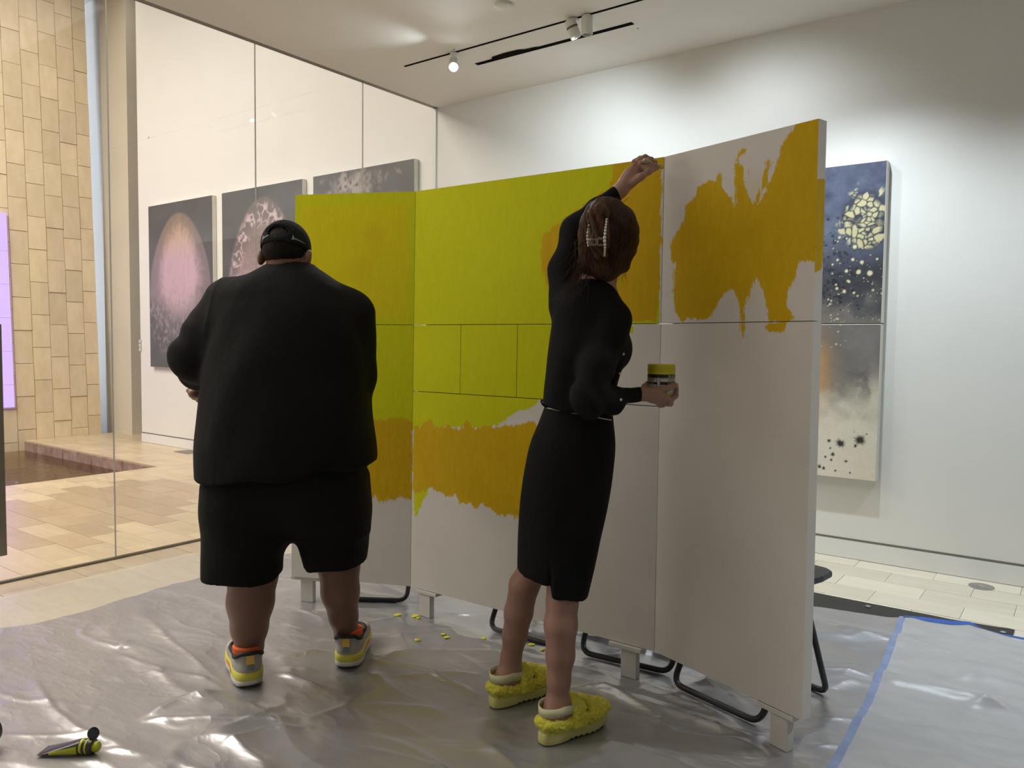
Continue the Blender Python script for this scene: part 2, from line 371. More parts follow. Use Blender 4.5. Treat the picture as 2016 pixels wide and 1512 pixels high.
# glass partition
w1 = struct(MB().box((XG-.012, -2.5, 0), (XG+.012, YB, .012)).obj('window_1', M['bronze']))
ygl = [-2.5, -.65, .3, 1.262, 2.228, 3.201, 4.156, YB-.004]
for k in range(7):
    MB().box((XG-.005, ygl[k]+.002, .012), (XG+.005, ygl[k+1]-.002, CEIL+.002)).obj('pane', M['glass'], w1)
    if k: MB().box((XG-.0055, ygl[k]-.002, .012), (XG+.0055, ygl[k]+.002, CEIL)).obj('joint', M['seal'], w1)
MB().box((XG-.012, YB-.014, .012), (XG+.012, YB+.0, CEIL)).obj('end_channel', M['whitemetal'], w1)
MB().box((XG-.02, -2.5, CEIL+.002), (XG+.034, YB, CEIL+.02)).obj('head_channel', M['bronze'], w1)
MB().box((XG-.03, -2.7, CEIL+.02), (XG+.034, YB, CEIL+.32)).obj('head_fascia', M['ceiling'], w1)
pl = MB(); pl.box((XG+.04, 1.60, .16), (XG+.065, 1.638, 1.36), .004); pl.box((XG+.004, 1.61, .3), (XG+.045, 1.628, .32)); pl.box((XG+.004, 1.61, 1.2), (XG+.045, 1.628, 1.22)); pl.obj('door_pull', M['bronze'], w1)
# lobby ceiling far above
struct(MB().box((-12.7, -2.7, 5.9), (XG-.03, 5.6, 6.1)).obj('ceiling', M['wall']))
# floor drains and the outlet lid
dm = MB().box((-.14, -.09, -.001), (.14, .09, .003)).obj('floor_grate', M['bronze']); dm.location = (-8.22, 4.86, .001); tag(dm, 'dark floor grate by the lobby wall below the left egg painting', 'grate')
ou = thing('floor_outlet', 'round grey metal floor outlet lid near the white wall on the right', 'outlet', (onz(1932, 1155)[0], onz(1932, 1155)[1], .001))
MB().lathe([(.062, 0), (.062, .002), (.056, .004), (0.001, .004)], seg=32).obj('lid', M['steel'], ou)
b = MB()
for a in (.4, .4+math.pi/2): c, s_ = math.cos(a), math.sin(a); b.add([(-.02*c-.002*s_, -.02*s_+.002*c, .0046), (-.02*c+.002*s_, -.02*s_-.002*c, .0046), (.02*c+.002*s_, .02*s_-.002*c, .0046), (.02*c-.002*s_, .02*s_+.002*c, .0046)], [(0, 1, 2, 3)])
b.obj('slot', M['whitemetal'], ou)
# ceiling fittings
tk = MB().box((-4.04, 4.083, CEIL-.003), (1.6, 4.101, CEIL+.01)).obj('track_rail', M['void']); tag(tk, 'thin dark lamp track set into the gallery ceiling', 'track')
sl = thing('air_slot', 'black slot diffuser in the ceiling with a ragged torn edge', 'air vent', (-2.97, 4.355, CEIL))
MB().box((-.62, -.017, -.004), (.62, .017, .006)).obj('slot', M['void'], sl)
pts = [(-.60+.33, -.018), (-.57+.33, -.05), (-.45+.33, -.062), (-.34+.33, -.055), (-.30+.33, -.035), (-.22+.33, -.03), (-.2+.33, -.018)]
MB().prism([(x-.2, y, -.006) for x, y in pts], (0, 0, .003)).obj('torn_flap', M['void'], sl)
sm = onz(992, 16, CEIL-.02)
sd_ = MB().lathe([(.055, 0), (.057, -.004), (.053, -.016), (.048, -.018), (.001, -.019)], (0, 0, 0), 36).obj('ceiling_disc', M['whitemetal']); sd_.location = (sm[0], sm[1], CEIL); tag(sd_, 'small round white disc on the ceiling above the lamp track', 'detector')
for px in ((894, 97), (1256, 56)):
    p = onz(*px, CEIL); o = MB().lathe([(.006, -.001), (.006, .002)], seg=10).obj('screw_hole', M['black']); o.location = (p[0], p[1], CEIL); tag(o, 'tiny dark hole in the ceiling next to the lit lamp' if px[0] < 1000 else 'tiny dark hole in the ceiling past the right end of the black slot', 'hole')
def track_lamp(label, x, lens_dir, lit):
    r = thing('track_lamp', label, 'lamp', (x, 4.092, CEIL-.003), group='white cylinder lamps on the ceiling track')
    MB().lathe([(.024, 0), (.026, -.003), (.024, -.010), (.020, -.012)], seg=20).obj('mount', M['whitemetal'], r)
    d = np.array(lens_dir, float); d /= np.linalg.norm(d)
    c0 = np.array([0, 0, -.085]) - d*.03
    MB().tube([(0, 0, -.008), (0, 0, -.05), tuple(c0)], .007, 8).obj('stem', M['whitemetal'], r)
    hd = MB().lathe([(.020, -.055), (.031, -.05), (.034, -.045), (.034, .055), (.030, .06), (.028, .045), (.001, .044)], c0, 28, d).obj('head', M['whitemetal'], r)
    MB().lathe([(.027, .047), (.001, .050)], c0, 24, d).obj('lens', M['bulb'] if lit else M['steel'], r)
    return r, c0, d

# lit lamp and the pair of lamps
r1, c1, d1 = track_lamp('lit cylinder lamp on the ceiling track, its bright lens facing the room', -3.575, (.50, -.60, -.62), True)
r2, c2, d2 = track_lamp('left lamp of the close pair on the track, tilted with a brown collar', -2.605, (.25, .35, -.95), False)
MB().lathe([(.0355, -.012), (.0355, .0)], c2, 24, d2).obj('collar', plain('brown_collar', (.16, .11, .07), .6), r2)
r3, c3, d3 = track_lamp('right lamp of the close pair on the track, hanging straight down', -2.515, (0, 0.02, -1), False)
lamp('lit_lamp_light', 'SPOT', tuple(np.array((-3.575, 4.092, CEIL-.003))+c1+d1*.075), 30, (.93, .97, 1.), tuple(np.array((-3.575, 4.092, CEIL))+c1+d1*3), .03, spot=110, blend=.8)
lamp('ceiling_glow_spot', 'SPOT', (-3.47, 3.93, CEIL-.17), 2.6, (.86, .95, 1.), (-4.0, 3.25, CEIL+.03), .012, spot=75, blend=1.)  # added spot without a fixture, makes the glow on the ceiling

def projn(P):
    v = P-CAMP; D = v@_fw; return CX+FPX*(v@_rt)/D, CY-FPX*(v@_up)/D

# ------------------------------------------------------------------ folding screen of canvases
ZB, ZT, ZS, ZM = .13, 1.986, 1.371, 1.062
BC = [onz(573, 1135, ZB), onz(808, 1155, ZB), onz(1288, 1283, ZB), onz(1580, 1420, ZB)]
TC = [onz(581, 383, ZT), onz(818, 376, ZT), onz(1308, 308, ZT), onz(1613, 232, ZT)]
def colpt(c, s, z):
    t = (z-ZB)/(ZT-ZB); a = BC[c]*(1-t)+TC[c]*t; b = BC[c+1]*(1-t)+TC[c+1]*t
    s = np.asarray(s)[..., None] if np.ndim(s) else s
    return a*(1-s)+b*s
SCR0 = (BC[1]+BC[2])/2; SCR0 = np.array([SCR0[0], SCR0[1], 0])
# paint outlines
BLOB = [(1578, 222), (1650, 205), (1650, 315), (1650, 514), (1575, 515), (1566, 550), (1550, 572), (1550, 604), (1562, 623), (1556, 633), (1511.7, 634), (1508.6, 595), (1499, 566), (1486, 537), (1483, 556), (1470.5, 601), (1467, 634), (1458, 634), (1453, 598), (1439, 569), (1416.5, 591), (1400.6, 623), (1385, 630), (1356, 626), (1340, 633), (1328, 610), (1323, 569), (1327.6, 521.6), (1321, 499), (1323, 474), (1334, 455), (1343.5, 436), (1348, 404), (1359, 398), (1369, 385), (1375, 369), (1400.6, 356.5), (1416.5, 359.7), (1426, 379), (1442, 388), (1445, 410), (1450, 396), (1446, 360), (1446, 322), (1454, 314), (1462, 330), (1466, 358), (1474, 386), (1486, 408), (1500, 392), (1515, 360), (1522, 345), (1531, 325), (1536, 300), (1540, 283), (1556, 264)]
WISP = [[(1503, 355), (1507, 318), (1512, 312), (1516, 322), (1508, 360), (1490, 405), (1484, 400)], [(1452, 300), (1462, 293), (1466, 296), (1456, 312), (1450, 325), (1446, 318)], [(1412, 350), (1417, 338), (1421, 344), (1420, 368), (1412, 366)], [(1470, 345), (1474, 336), (1474, 350), (1468, 362)], [(1527, 320), (1531, 316), (1531, 335), (1524, 348)]]
DRIPS = [[(1458, 634), (1470, 634), (1464, 664), (1459, 664)], [(1504, 634), (1550, 634), (1543, 650), (1528, 657), (1512, 652), (1504, 656)]]
GOLD2 = [(1206, 322), (1203, 350), (1195, 372), (1160, 392), (1120, 425), (1090, 445), (1068, 470), (1062, 500), (1066, 530), (1075, 560), (1090, 590), (1105, 628), (1230, 633), (1292, 633), (1296, 600), (1299, 560), (1305, 340), (1310, 300), (1280, 305)]
BAND1 = [(560, 826), (640, 826), (725, 824), (760, 826), (790, 822), (812, 832), (812, 980), (800, 984), (790, 976), (776, 990), (764, 978), (752, 992), (738, 978), (725, 990), (640, 985), (560, 985)]
BAND2 = [(812, 836), (830, 838), (846, 826), (860, 842), (880, 838), (905, 846), (918, 826), (935, 846), (955, 838), (975, 842), (1000, 836), (1016, 838), (1034, 832), (1048, 830), (1056, 836), (1070, 845), (1085, 850), (1085, 1000), (1040, 1004), (1016, 1022), (1008, 1012), (995, 1018), (980, 1016), (965, 1004), (948, 990), (935, 1006), (925, 990), (906, 992), (895, 972), (880, 978), (862, 970), (845, 962), (828, 972), (812, 968)]
LIME1 = [(540, 600), (840, 600), (840, 850), (540, 850)]
LIME2 = [(790, 730), (1100, 730), (1066, 780), (1060, 793), (1042, 803), (1020, 812), (998, 822), (982, 836), (960, 842), (900, 842), (790, 850)]
SPOT2 = [(1200, 610), (1240, 610), (1240, 638), (1240, 638), (1249, 645), (1246, 655), (1238, 656), (1230, 668), (1200, 672)]
TAIL2 = [(814, 960), (850, 955), (845, 962), (830, 1000), (824, 1010), (815, 1020)]
SIDE3 = [(1600, 356), (1625, 350), (1625, 480), (1618, 530), (1608, 536), (1600, 536)]
RECT1 = [(596, 407), (806, 402), (804, 626), (596, 628)]
def sdm(px, py, polys, w=15.): 
    if not polys: return np.zeros_like(px)
    d = np.max([sd_poly(px, py, p) for p in polys], axis=0); return np.clip(.5+d/(2*w), 0, 1)
def canvas_paint_mat():
    m, t, b = nt('canvas_with_acrylic_paint'); b.inputs['Roughness'].default_value = .7; b.inputs['Specular IOR Level'].default_value = .25
    v = coords(t); vs = coords(t, (34, 34, 9)); n1 = noise(t, vs, 1.35, 8, .76); n2 = noise(t, v, 5, 4, .6); n3 = noise(t, v, 260, 2)
    def at(nm):
        a = node(t, 'ShaderNodeAttribute'); a.attribute_name = nm; return a.outputs['Fac']
    def edge(a, lo=.46, hi=.545, amp=1.25):
        return ramp(t, math_(t, 'ADD', a, math_(t, 'MULTIPLY_ADD', math_(t, 'MULTIPLY_ADD', n2, .35, math_(t, 'MULTIPLY', n1, .9)), amp, -amp*.625)), [(lo, (0, 0, 0)), (hi, (1, 1, 1))])
    base = ramp(t, n2, [(.2, (.70, .675, .64)), (.8, (.76, .735, .70))])
    lime = ramp(t, n1, [(.3, (.58, .62, .0005)), (.7, (.67, .68, .001))])
    yel = ramp(t, n1, [(.3, (.66, .58, .0005)), (.7, (.73, .65, .001))])
    gold = ramp(t, n1, [(.25, (.60, .36, .0005)), (.75, (.70, .47, .001))])
    c = mixc(t, edge(at('lime')), base, lime)
    c = mixc(t, edge(at('yellow'), .40, .60), c, yel)
    patch = ramp(t, math_(t, 'MULTIPLY', math_(t, 'ADD', math_(t, 'MULTIPLY', n2, 1.0), math_(t, 'MULTIPLY', n1, .35)), at('patch')), [(.45, (0, 0, 0)), (.9, (.5, .5, .5))])
    c = mixc(t, patch, c, gold)
    c = mixc(t, edge(at('wash'), .40, .95, .9), c, mixc(t, .5, gold, base))
    c = mixc(t, edge(at('gold')), c, gold)
    t.links.new(c, b.inputs['Base Color'])
    cover = math_(t, 'MAXIMUM', math_(t, 'MAXIMUM', at('lime'), at('gold')), at('wash'))
    h = math_(t, 'ADD', math_(t, 'MULTIPLY', math_(t, 'MULTIPLY', n1, cover), 1.), math_(t, 'MULTIPLY', n3, .12))
    bump(t, b, h, .35, .006)
    return m
M['canvas'] = canvas_paint_mat()
M['canvas_blank'] = plain('canvas_back', (.66, .63, .58), .8, var=.04)
screen = thing('folding_screen', 'tall three-wing screen of stretched canvases half painted lime and gold, on short white feet', 'screen', SCR0)
THK = .042
def make_canvas(c, s0, s1, z0, z1, label, lime=None, gold=None, yellow=None, patch=None, wash=None, gold_side=None, gs=.0016):
    wid = np.linalg.norm(colpt(c, s1, z0)-colpt(c, s0, z0)); hei = z1-z0
    es = gs/np.linalg.norm(BC[c+1]-BC[c]); st = .011 if (lime or gold or patch or wash) else .12
    nu, nv = max(2, int(wid/st)), max(2, int(hei/st))
    u = np.linspace(s0+es, s1-es, nu+1); v = np.linspace(z0+gs, z1-gs, nv+1)
    F = np.array([[colpt(c, a, z) for a in u] for z in v])          # (nv+1, nu+1, 3)
    ex = F[0, -1]-F[0, 0]; ez = F[-1, 0]-F[0, 0]; n = np.cross(ez, ex); n = np.array(n)/np.linalg.norm(n)
    if n@(_f0) < 0: n = -n
    V = [F.reshape(-1, 3)]; Fa = []
    idx = lambda j, i: j*(nu+1)+i
    J, I = np.meshgrid(np.arange(nv), np.arange(nu), indexing='ij')
    Fa.append(np.stack([idx(J, I), idx(J, I+1), idx(J+1, I+1), idx(J+1, I)], -1).reshape(-1, 4))
    base = (nu+1)*(nv+1)
    for E in (F[0], F[-1][::-1], F[::-1, 0], F[:, -1]):             # four wrapped sides, three rows deep
        L = len(E); S = np.stack([E+n*THK*k/3 for k in range(4)]); V.append(S.reshape(-1, 3))
        a, b = np.meshgrid(np.arange(3), np.arange(L-1), indexing='ij')
        Fa.append((base+np.stack([a*L+b, (a+1)*L+b, (a+1)*L+b+1, a*L+b+1], -1)).reshape(-1, 4)); base += 4*L
    q = np.array([F[0, 0], F[0, -1], F[-1, -1], F[-1, 0]])+n*THK*.8; V.append(q); Fa.append(np.array([[base, base+3, base+2, base+1]]))
    V = np.concatenate(V); Fa = np.concatenate(Fa)
    me = me_new('canvas', V-SCR0, Fa, M['canvas'])
    px, py = projn(V); nf = (nu+1)*(nv+1)
    def attr(nm, arr): a = me.attributes.new(nm, 'FLOAT', 'POINT'); a.data.foreach_set('value', np.asarray(arr, np.float32))
    def val(p, w=15.):
        if p is None: return np.zeros(len(V))
        if isinstance(p, (int, float)): r = np.full(len(V), float(p)); return r
        if callable(p): return p(px, py)
        return sdm(px, py, p, w)
    l, g_, y = val(lime), val(gold), val(yellow)
    if gold_side: g_[nf:] = sdm(px[nf:], py[nf:], gold_side, 5.); 
    attr('lime', l); attr('gold', g_); attr('yellow', y); attr('patch', val(patch)); attr('wash', val(wash))
    o = link('canvas', me, screen, label=label); return o
def blobs(lst):
    def f(px, py):
        r = np.zeros(len(px))
        for x, y, sx, sy, a in lst: r = np.maximum(r, a*np.exp(-((px-x)/sx)**2-((py-y)/sy)**2))
        return r
    return f
make_canvas(0, 0, 1, ZS, ZT, 'top left canvas painted lime with a yellower rectangle', lime=1., yellow=[RECT1], patch=blobs([(620, 425, 40, 35, .85), (735, 460, 45, 50, .95), (700, 530, 70, 60, .95), (640, 520, 40, 70, .7), (740, 500, 30, 30, .8)]))
make_canvas(0, 0, 1, ZB, ZS, 'lower left canvas lime above, gold band, then bare', lime=[LIME1], gold=[BAND1])
make_canvas(1, 0, 1, ZS, ZT, 'wide lime canvas with gold at its right end', lime=lambda px, py: np.clip((1304-px)/10, 0, 1), gold=[GOLD2], patch=blobs([(1100, 480, 60, 90, .8), (1180, 420, 60, 80, .8)]))
SS = [0, .228, .475, .735, 1.]
for k in range(4):
    make_canvas(1, SS[k], SS[k+1], ZM, ZS, 'small square lime canvas' if k < 3 else 'small bare canvas with a lime smear', lime=1. if k < 3 else [SPOT2], yellow=None, patch=None)
make_canvas(1, 0, 1, ZB, ZM, 'large lower canvas, lime top, gold band, bare below', lime=[LIME2, TAIL2], gold=[BAND2])
make_canvas(2, 0, 1, ZS, ZT, 'top right bare canvas with a ragged gold blot', gold=[BLOB]+WISP, wash=lambda px, py: np.maximum(.62*np.exp(-((px-1478)/55)**2-((py-370)/70)**2), .55*np.exp(-((px-1480)/90)**2-((py-580)/60)**2)), gold_side=[SIDE3])
make_canvas(2, 0, 1, ZB, ZS, 'tall lower right bare canvas with gold drips at its top', gold=DRIPS)
M['foot'] = plain('white_painted_wood', (.68, .67, .63), .55, var=.05, scale=20, bmp=.1)
for (px, py, c, s) in ((607, 1184, 0, .12), (840, 1214, 1, .06), (1240, 1333, 1, .94), (1538, 1472, 2, .90)):
    p = onz(px, py); d = BC[c+1]-BC[c]; ang = math.atan2(d[1], d[0])
    o = MB().box((-.033, -.016, .003), (.033, .016, .112), .002).obj('foot', M['foot'], screen)
    o.location = (p[0]-SCR0[0], p[1]-SCR0[1], 0); o.rotation_euler = (0, 0, ang)
    q = MB().box((-.085 if c != 1 or s > .5 else -.05, -.022, .112), (.075 if s < .9 else .055, .03, .1285), .002).obj('foot_plate', M['foot'], o)
def rail(c, s0, s1, z, hh=.022):
    n = _f0*.0; a, b_ = colpt(c, s0, z), colpt(c, s1, z); ex = (b_-a)/np.linalg.norm(b_-a); n = np.array([-ex[1], ex[0], 0]); q = [a+n*.0445+np.array([0, 0, -hh]), b_+n*.0445+np.array([0, 0, -hh]), b_+n*.0445+np.array([0, 0, hh]), a+n*.0445+np.array([0, 0, hh])]
    MB().prism([p-SCR0 for p in q], n*.018).obj('seam_backing', M['foot'], screen)  # unseen backing added to block light through the canvas seams
for c in range(3): rail(c, .03, .97, ZS)
rail(1, .03, .97, ZM)
# ------------------------------------------------------------------ folding chairs behind the screen
def chair(label, pl_, pr_, push=.03):
    p0 = onz(*pl_, .012)[:2] if len(pl_) == 2 else np.array(pl_[:2]); p1 = onz(*pr_, .012)[:2] if len(pr_) == 2 else np.array(pr_[:2])
    d = p1-p0; d /= np.linalg.norm(d); w = .385; c = (p0+p1)/2+np.array([-d[1], d[0]])*push
    r = thing('folding_chair', label, 'chair', (c[0], c[1], .004), math.atan2(d[1], d[0]), 'black folding chairs behind the screen')
    h = w/2
    def yf(z): return .402-.42*z                      # front frame leans back as it rises
    MB().tube(fillet([(-h, .25, .425), (-h, 0, .012), (h, 0, .012), (h, .25, .425)], .05), .0115, 10).obj('rear_frame', M['black'], r)
    MB().tube(fillet([(-h-.004, yf(.45), .46), (-h-.004, yf(0), .012), (h+.004, yf(0), .012), (h+.004, yf(.45), .46)], .04), .0115, 10).obj('front_frame', M['black'], r)
    fb = MB().tube(fillet([(-h-.004, yf(.45), .46), (-h-.004, yf(.80), .80), (h+.004, yf(.80), .80), (h+.004, yf(.45), .46)], .06), .0115, 10).obj('back_frame', M['black'], r)
    s_ = bmesh.new(); V = []
    out = [(-.195, .10), (.195, .10), (.204, .34), (.19, .425), (.155, .448), (-.155, .448), (-.19, .425), (-.204, .34)]
    b = MB().prism([(x, y, .437) for x, y in out], (0, 0, .026)); s_.free()
    so = b.obj('seat', M['blackplastic'], r); bv = so.modifiers.new('bevel', 'BEVEL'); bv.width = .008; bv.segments = 3
    bk = MB().prism([(x, yf(.7)-.005, z) for x, z in [(-.175, .58), (.175, .58), (.188, .62), (.188, .76), (.17, .785), (-.17, .785), (-.188, .76), (-.188, .62)]], (0, -.022, 0)).obj('backrest', M['blackplastic'], r)
    bv = bk.modifiers.new('bevel', 'BEVEL'); bv.width = .008; bv.segments = 3
    return r
CH = [chair('black folding chair behind the left wing of the screen', (640, 1189), (796, 1194), .075),
      chair('black folding chair behind the woman, left of the two behind the middle wing', (953, 1241), tuple(onz(953, 1241, .012)[:2]+np.array([.40, .012]))+(0,)),
      chair('black folding chair behind the middle wing, next to its right foot', (1141, 1291), (1312, 1331)),
      chair('black folding chair behind the right wing, seat corner showing past its edge', (1318, 1347), (1496, 1430), .012)]

# ------------------------------------------------------------------ plastic drop sheet
def onfloor(l): return [onz(*p)[:2] for p in l]
CREASE = [  # photo polyline, height (m), half width (m): ridges of the crumpled film
    ([(60, 1330), (105, 1400), (150, 1440), (215, 1465), (270, 1492)], .010, .016), ([(285, 1220), (340, 1270), (400, 1320), (455, 1358)], .011, .022),
    ([(272, 1425), (345, 1388), (420, 1370), (510, 1352)], .018, .035), ([(-10, 1449), (80, 1452), (178, 1452), (215, 1466)], .006, .010),
    ([(175, 1262), (235, 1280), (258, 1262)], .009, .018), ([(232, 1290), (300, 1320), (326, 1328)], .009, .016), ([(326, 1328), (400, 1340), (452, 1364)], .008, .018),
    ([(325, 1210), (360, 1235), (400, 1245), (440, 1260)], .010, .02), ([(380, 1230), (440, 1205), (470, 1190)], .009, .02),
    ([(270, 1424), (330, 1421), (500, 1419), (620, 1418)], .007, .009), ([(205, 1482), (262, 1490), (300, 1500)], .006, .012), ([(190, 1385), (175, 1410), (168, 1416)], .003, .008),
    ([(530, 1300), (590, 1290), (660, 1285)], .009, .016), ([(520, 1325), (580, 1340), (640, 1362)], .011, .02), ([(540, 1318), (600, 1322), (680, 1330), (760, 1336)], .010, .02),
    ([(555, 1230), (590, 1240), (640, 1235)], .008, .02), ([(575, 1200), (640, 1222), (680, 1220)], .008, .02),
    ([(690, 1350), (780, 1336), (860, 1330), (960, 1335)], .010, .022), ([(720, 1310), (800, 1290), (900, 1285), (985, 1292)], .009, .02), ([(725, 1255), (800, 1255), (900, 1250), (960, 1248)], .008, .016),
    ([(725, 1225), (800, 1222), (870, 1224)], .007, .016), ([(1065, 1310), (1160, 1330), (1240, 1335), (1330, 1345)], .011, .018), ([(1060, 1350), (1150, 1362), (1260, 1368)], .008, .015),
    ([(1180, 1355), (1260, 1365), (1360, 1392), (1470, 1440), (1560, 1475)], .014, .024), ([(1195, 1440), (1300, 1448), (1420, 1460), (1530, 1482)], .012, .022), ([(1195, 1420), (1260, 1435), (1340, 1440)], .008, .010),
    ([(850, 1470), (980, 1480), (1080, 1490)], .006, .01), ([(700, 1470), (820, 1500), (900, 1530)], .006, .01), ([(1210, 1400), (1300, 1425), (1370, 1430)], .008, .014),
    ([(1340, 1330), (1400, 1350), (1470, 1395)], .012, .02), ([(1600, 1240), (1700, 1262), (1800, 1284), (2016, 1335)], .022, .035), ([(1600, 1320), (1680, 1335), (1730, 1345)], .010, .016),
    ([(1730, 1345), (1850, 1375), (2016, 1420)], .012, .03), ([(1600, 1412), (1700, 1425), (1800, 1440), (2016, 1470)], .010, .022), ([(1565, 1470), (1640, 1475), (1760, 1490), (1900, 1495)], .010, .02),
    ([(1600, 1372), (1650, 1392), (1700, 1402)], .009, .02), ([(1870, 1430), (1890, 1405), (1940, 1400), (2016, 1405)], .010, .02), ([(950, 1215), (1010, 1225), (1060, 1250)], .008, .015), ([(1000, 1290), (1060, 1286), (1090, 1290)], .008, .012),
    ([(640, 1245), (690, 1300), (720, 1340)], .007, .02), ([(590, 1420), (680, 1395), (760, 1390), (880, 1400)], .006, .02), ([(420, 1480), (520, 1440), (620, 1435)], .006, .02), ([(400, 1455), (470, 1430), (560, 1395)], .007, .02)]
def seg_d(x, y, pl_):
    d = np.full(x.shape, 1e9); sgn = np.zeros(x.shape); tt = np.zeros(x.shape); n = len(pl_)-1
    for i in range(n):
        a, b = np.array(pl_[i]), np.array(pl_[i+1]); e = b-a; wx, wy = x-a[0], y-a[1]
        t_ = np.clip((wx*e[0]+wy*e[1])/(e@e), 0, 1); dd = np.hypot(wx-e[0]*t_, wy-e[1]*t_)
        m_ = dd < d; d = np.where(m_, dd, d); sgn = np.where(m_, np.sign(e[0]*wy-e[1]*wx), sgn); tt = np.where(m_, (i+t_)/n, tt)
    return d, sgn, tt
FEET = [onz(*p)[:2] for p in [(485, 1335), (690, 1300), (1005, 1380), (1060, 1365), (1110, 1450), (1160, 1430), (607, 1184), (840, 1214), (1240, 1333), (1538, 1472), (640, 1189), (796, 1194), (953, 1241), (1141, 1291), (1312, 1331), (1318, 1347), (1496, 1430), (1632, 1370)]]
CHLINES = [(onz(640, 1189)[:2], onz(796, 1194)[:2]), (onz(953, 1241)[:2], onz(1110, 1275)[:2]), (onz(1141, 1291)[:2], onz(1312, 1331)[:2]), (onz(1318, 1347)[:2], onz(1496, 1430)[:2])]
def toe(px, py, yaw, L): a = onz(px, py)[:2]; y_ = math.radians(yaw); return (a, a+(_r0*-math.sin(y_)+_f0*math.cos(y_))[:2]*L)
SHOES = [toe(492, 1357, 26, .33), toe(681, 1320, 2, .33), toe(966, 1396, -51.5, .26), toe(1064, 1469, -51.5, .26)]
creases_w = [(onfloor(pl_), h, w) for pl_, h, w in CREASE]
def sheet_h(x, y):
    wx = x+.25*(fbm(x*1.1, y*1.1, s=3, o=3)-.5); wy = y+.35*(fbm(x*.9+7, y*.9, s=5, o=3)-.5)
    a = fbm(wx*1.2+wy*.5, wy*3.6, s=21, o=2); rid = np.clip(1-np.abs(2*a-1)*2.6, 0, 1)**1.6
    b = fbm(wx*3.1-wy*1.8, wy*5.2+wx*.8, s=31, o=2); rid2 = np.clip(1-np.abs(2*b-1)*3.2, 0, 1)**1.8
    amt = .42+.8*np.clip((x+2.6)/1.0, 0, 1)                          # calmer toward the left
    h = .003+.0045*(fbm(x*2.2, y*2.2, s=9, o=3))+amt*(.034*rid*fbm(x*1.7, y*1.7, s=41, o=2)+.018*rid2*fbm(x*2.3, y*2.3, s=42, o=2))
    for pl_, hh, w in creases_w:
        P_ = np.array(pl_); bx = (x > P_[:, 0].min()-.2) & (x < P_[:, 0].max()+.2) & (y > P_[:, 1].min()-.2) & (y < P_[:, 1].max()+.2)
        if not bx.any(): continue
        d, sg, tt = seg_d(x[bx], y[bx], pl_); d2 = d+.35*w*(fbm(x[bx]*9, y[bx]*9, s=51, o=2)-.5)
        prof = np.where(sg > 0, np.exp(-(d2/(w*.55))**2), np.exp(-np.abs(d2)/(w*1.3)))*np.clip(np.minimum(tt, 1-tt)*5, 0, 1)
        h[bx] = h[bx]+hh*1.05*prof
    fl_ = np.ones_like(h)
    for p in FEET: fl_ = np.minimum(fl_, np.clip((np.hypot(x-p[0], y-p[1])-.055)/.10, 0, 1))
    for a_, b_ in SHOES: fl_ = np.minimum(fl_, np.clip((seg_d(x, y, [a_, b_])[0]-.062)/.09, 0, 1))
    for a_, b_ in CHLINES: fl_ = np.minimum(fl_, np.clip((seg_d(x, y, [a_, b_])[0]-.02)/.05, 0, 1))
    return .0025+(h-.0025)*fl_
def film(name, x0, x1, y0, y1, st, mat, hfun, inside=None, jag=None, parent=None):
    nx, ny = int((x1-x0)/st), int((y1-y0)/st); X, Y = np.meshgrid(np.linspace(x0, x1, nx+1), np.linspace(y0, y1, ny+1))
    Xf, Yf = (X, Y) if jag is None else jag(X, Y)
    Z = hfun(Xf, Yf); V = np.stack([Xf, Yf, Z], -1).reshape(-1, 3)
    J, I = np.meshgrid(np.arange(ny), np.arange(nx), indexing='ij'); k = nx+1
    F_ = np.stack([J*k+I, J*k+I+1, (J+1)*k+I+1, (J+1)*k+I], -1).reshape(-1, 4)
    return link(name, me_new(name, V, F_, mat, True), parent)
def plastic_mat(name, c1, c2, rough, metal):
    m, t, b = nt(name); v = coords(t); f = noise(t, v, 1.3, 4)
    t.links.new(ramp(t, f, [(.3, c1), (.7, c2)]), b.inputs['Base Color']); b.inputs['Metallic'].default_value = metal
    rg = node(t, 'ShaderNodeMapRange'); t.links.new(noise(t, v, 2.1, 4), rg.inputs[0]); rg.inputs[3].default_value = rough-.05; rg.inputs[4].default_value = rough+.07
    t.links.new(rg.outputs[0], b.inputs['Roughness'])
    vs = coords(t, (2.2, 6, 3)); w_ = noise(t, vs, 1., 5, .5); n7 = noise(t, coords(t, (2.6, 4.2, 3)), 1., 3, .5); n8 = noise(t, coords(t, (5.2, 9.5, 6)), 1., 3, .5)
    rid = lambda n_, p: math_(t, 'POWER', math_(t, 'SUBTRACT', 1., math_(t, 'ABSOLUTE', math_(t, 'MULTIPLY_ADD', n_, 5., -2.5)), None, True), p)
    bump(t, b, math_(t, 'ADD', w_, math_(t, 'ADD', math_(t, 'MULTIPLY', rid(n7, 2.), .45), math_(t, 'MULTIPLY', rid(n8, 2.), .10))), .26, .022)
    return m
M['plastic'] = plastic_mat('silver_grey_film', (.40, .40, .43), (.48, .48, .51), .31, .62)
def jag_main(X, Y):
    Y2 = Y.copy(); X2 = X.copy()
    xl = np.interp(Y, [-1, 1.37, 1.53, 1.84, 2.31, 2.94, 4.2], [-3.9, -3.86, -3.775, -3.76, -3.82, -3.84, -3.83])+.012*(fbm(Y*3, Y*0, s=61)-.5)
    yt = np.interp(X, [-4, -1.06, -.66, -.19, 1.3], [3.80, 3.93, 4.017, 4.045, 4.2])+.03*(fbm(X*4, X*0, s=62)-.5)
    x0, x1, y0, y1 = -3.83, 1.1, .30, 4.0
    X2 = xl+(X-x0)/(x1-x0)*(x1-xl); Y2 = y0+(Y-y0)/(y1-y0)*(yt-y0); return X2, Y2
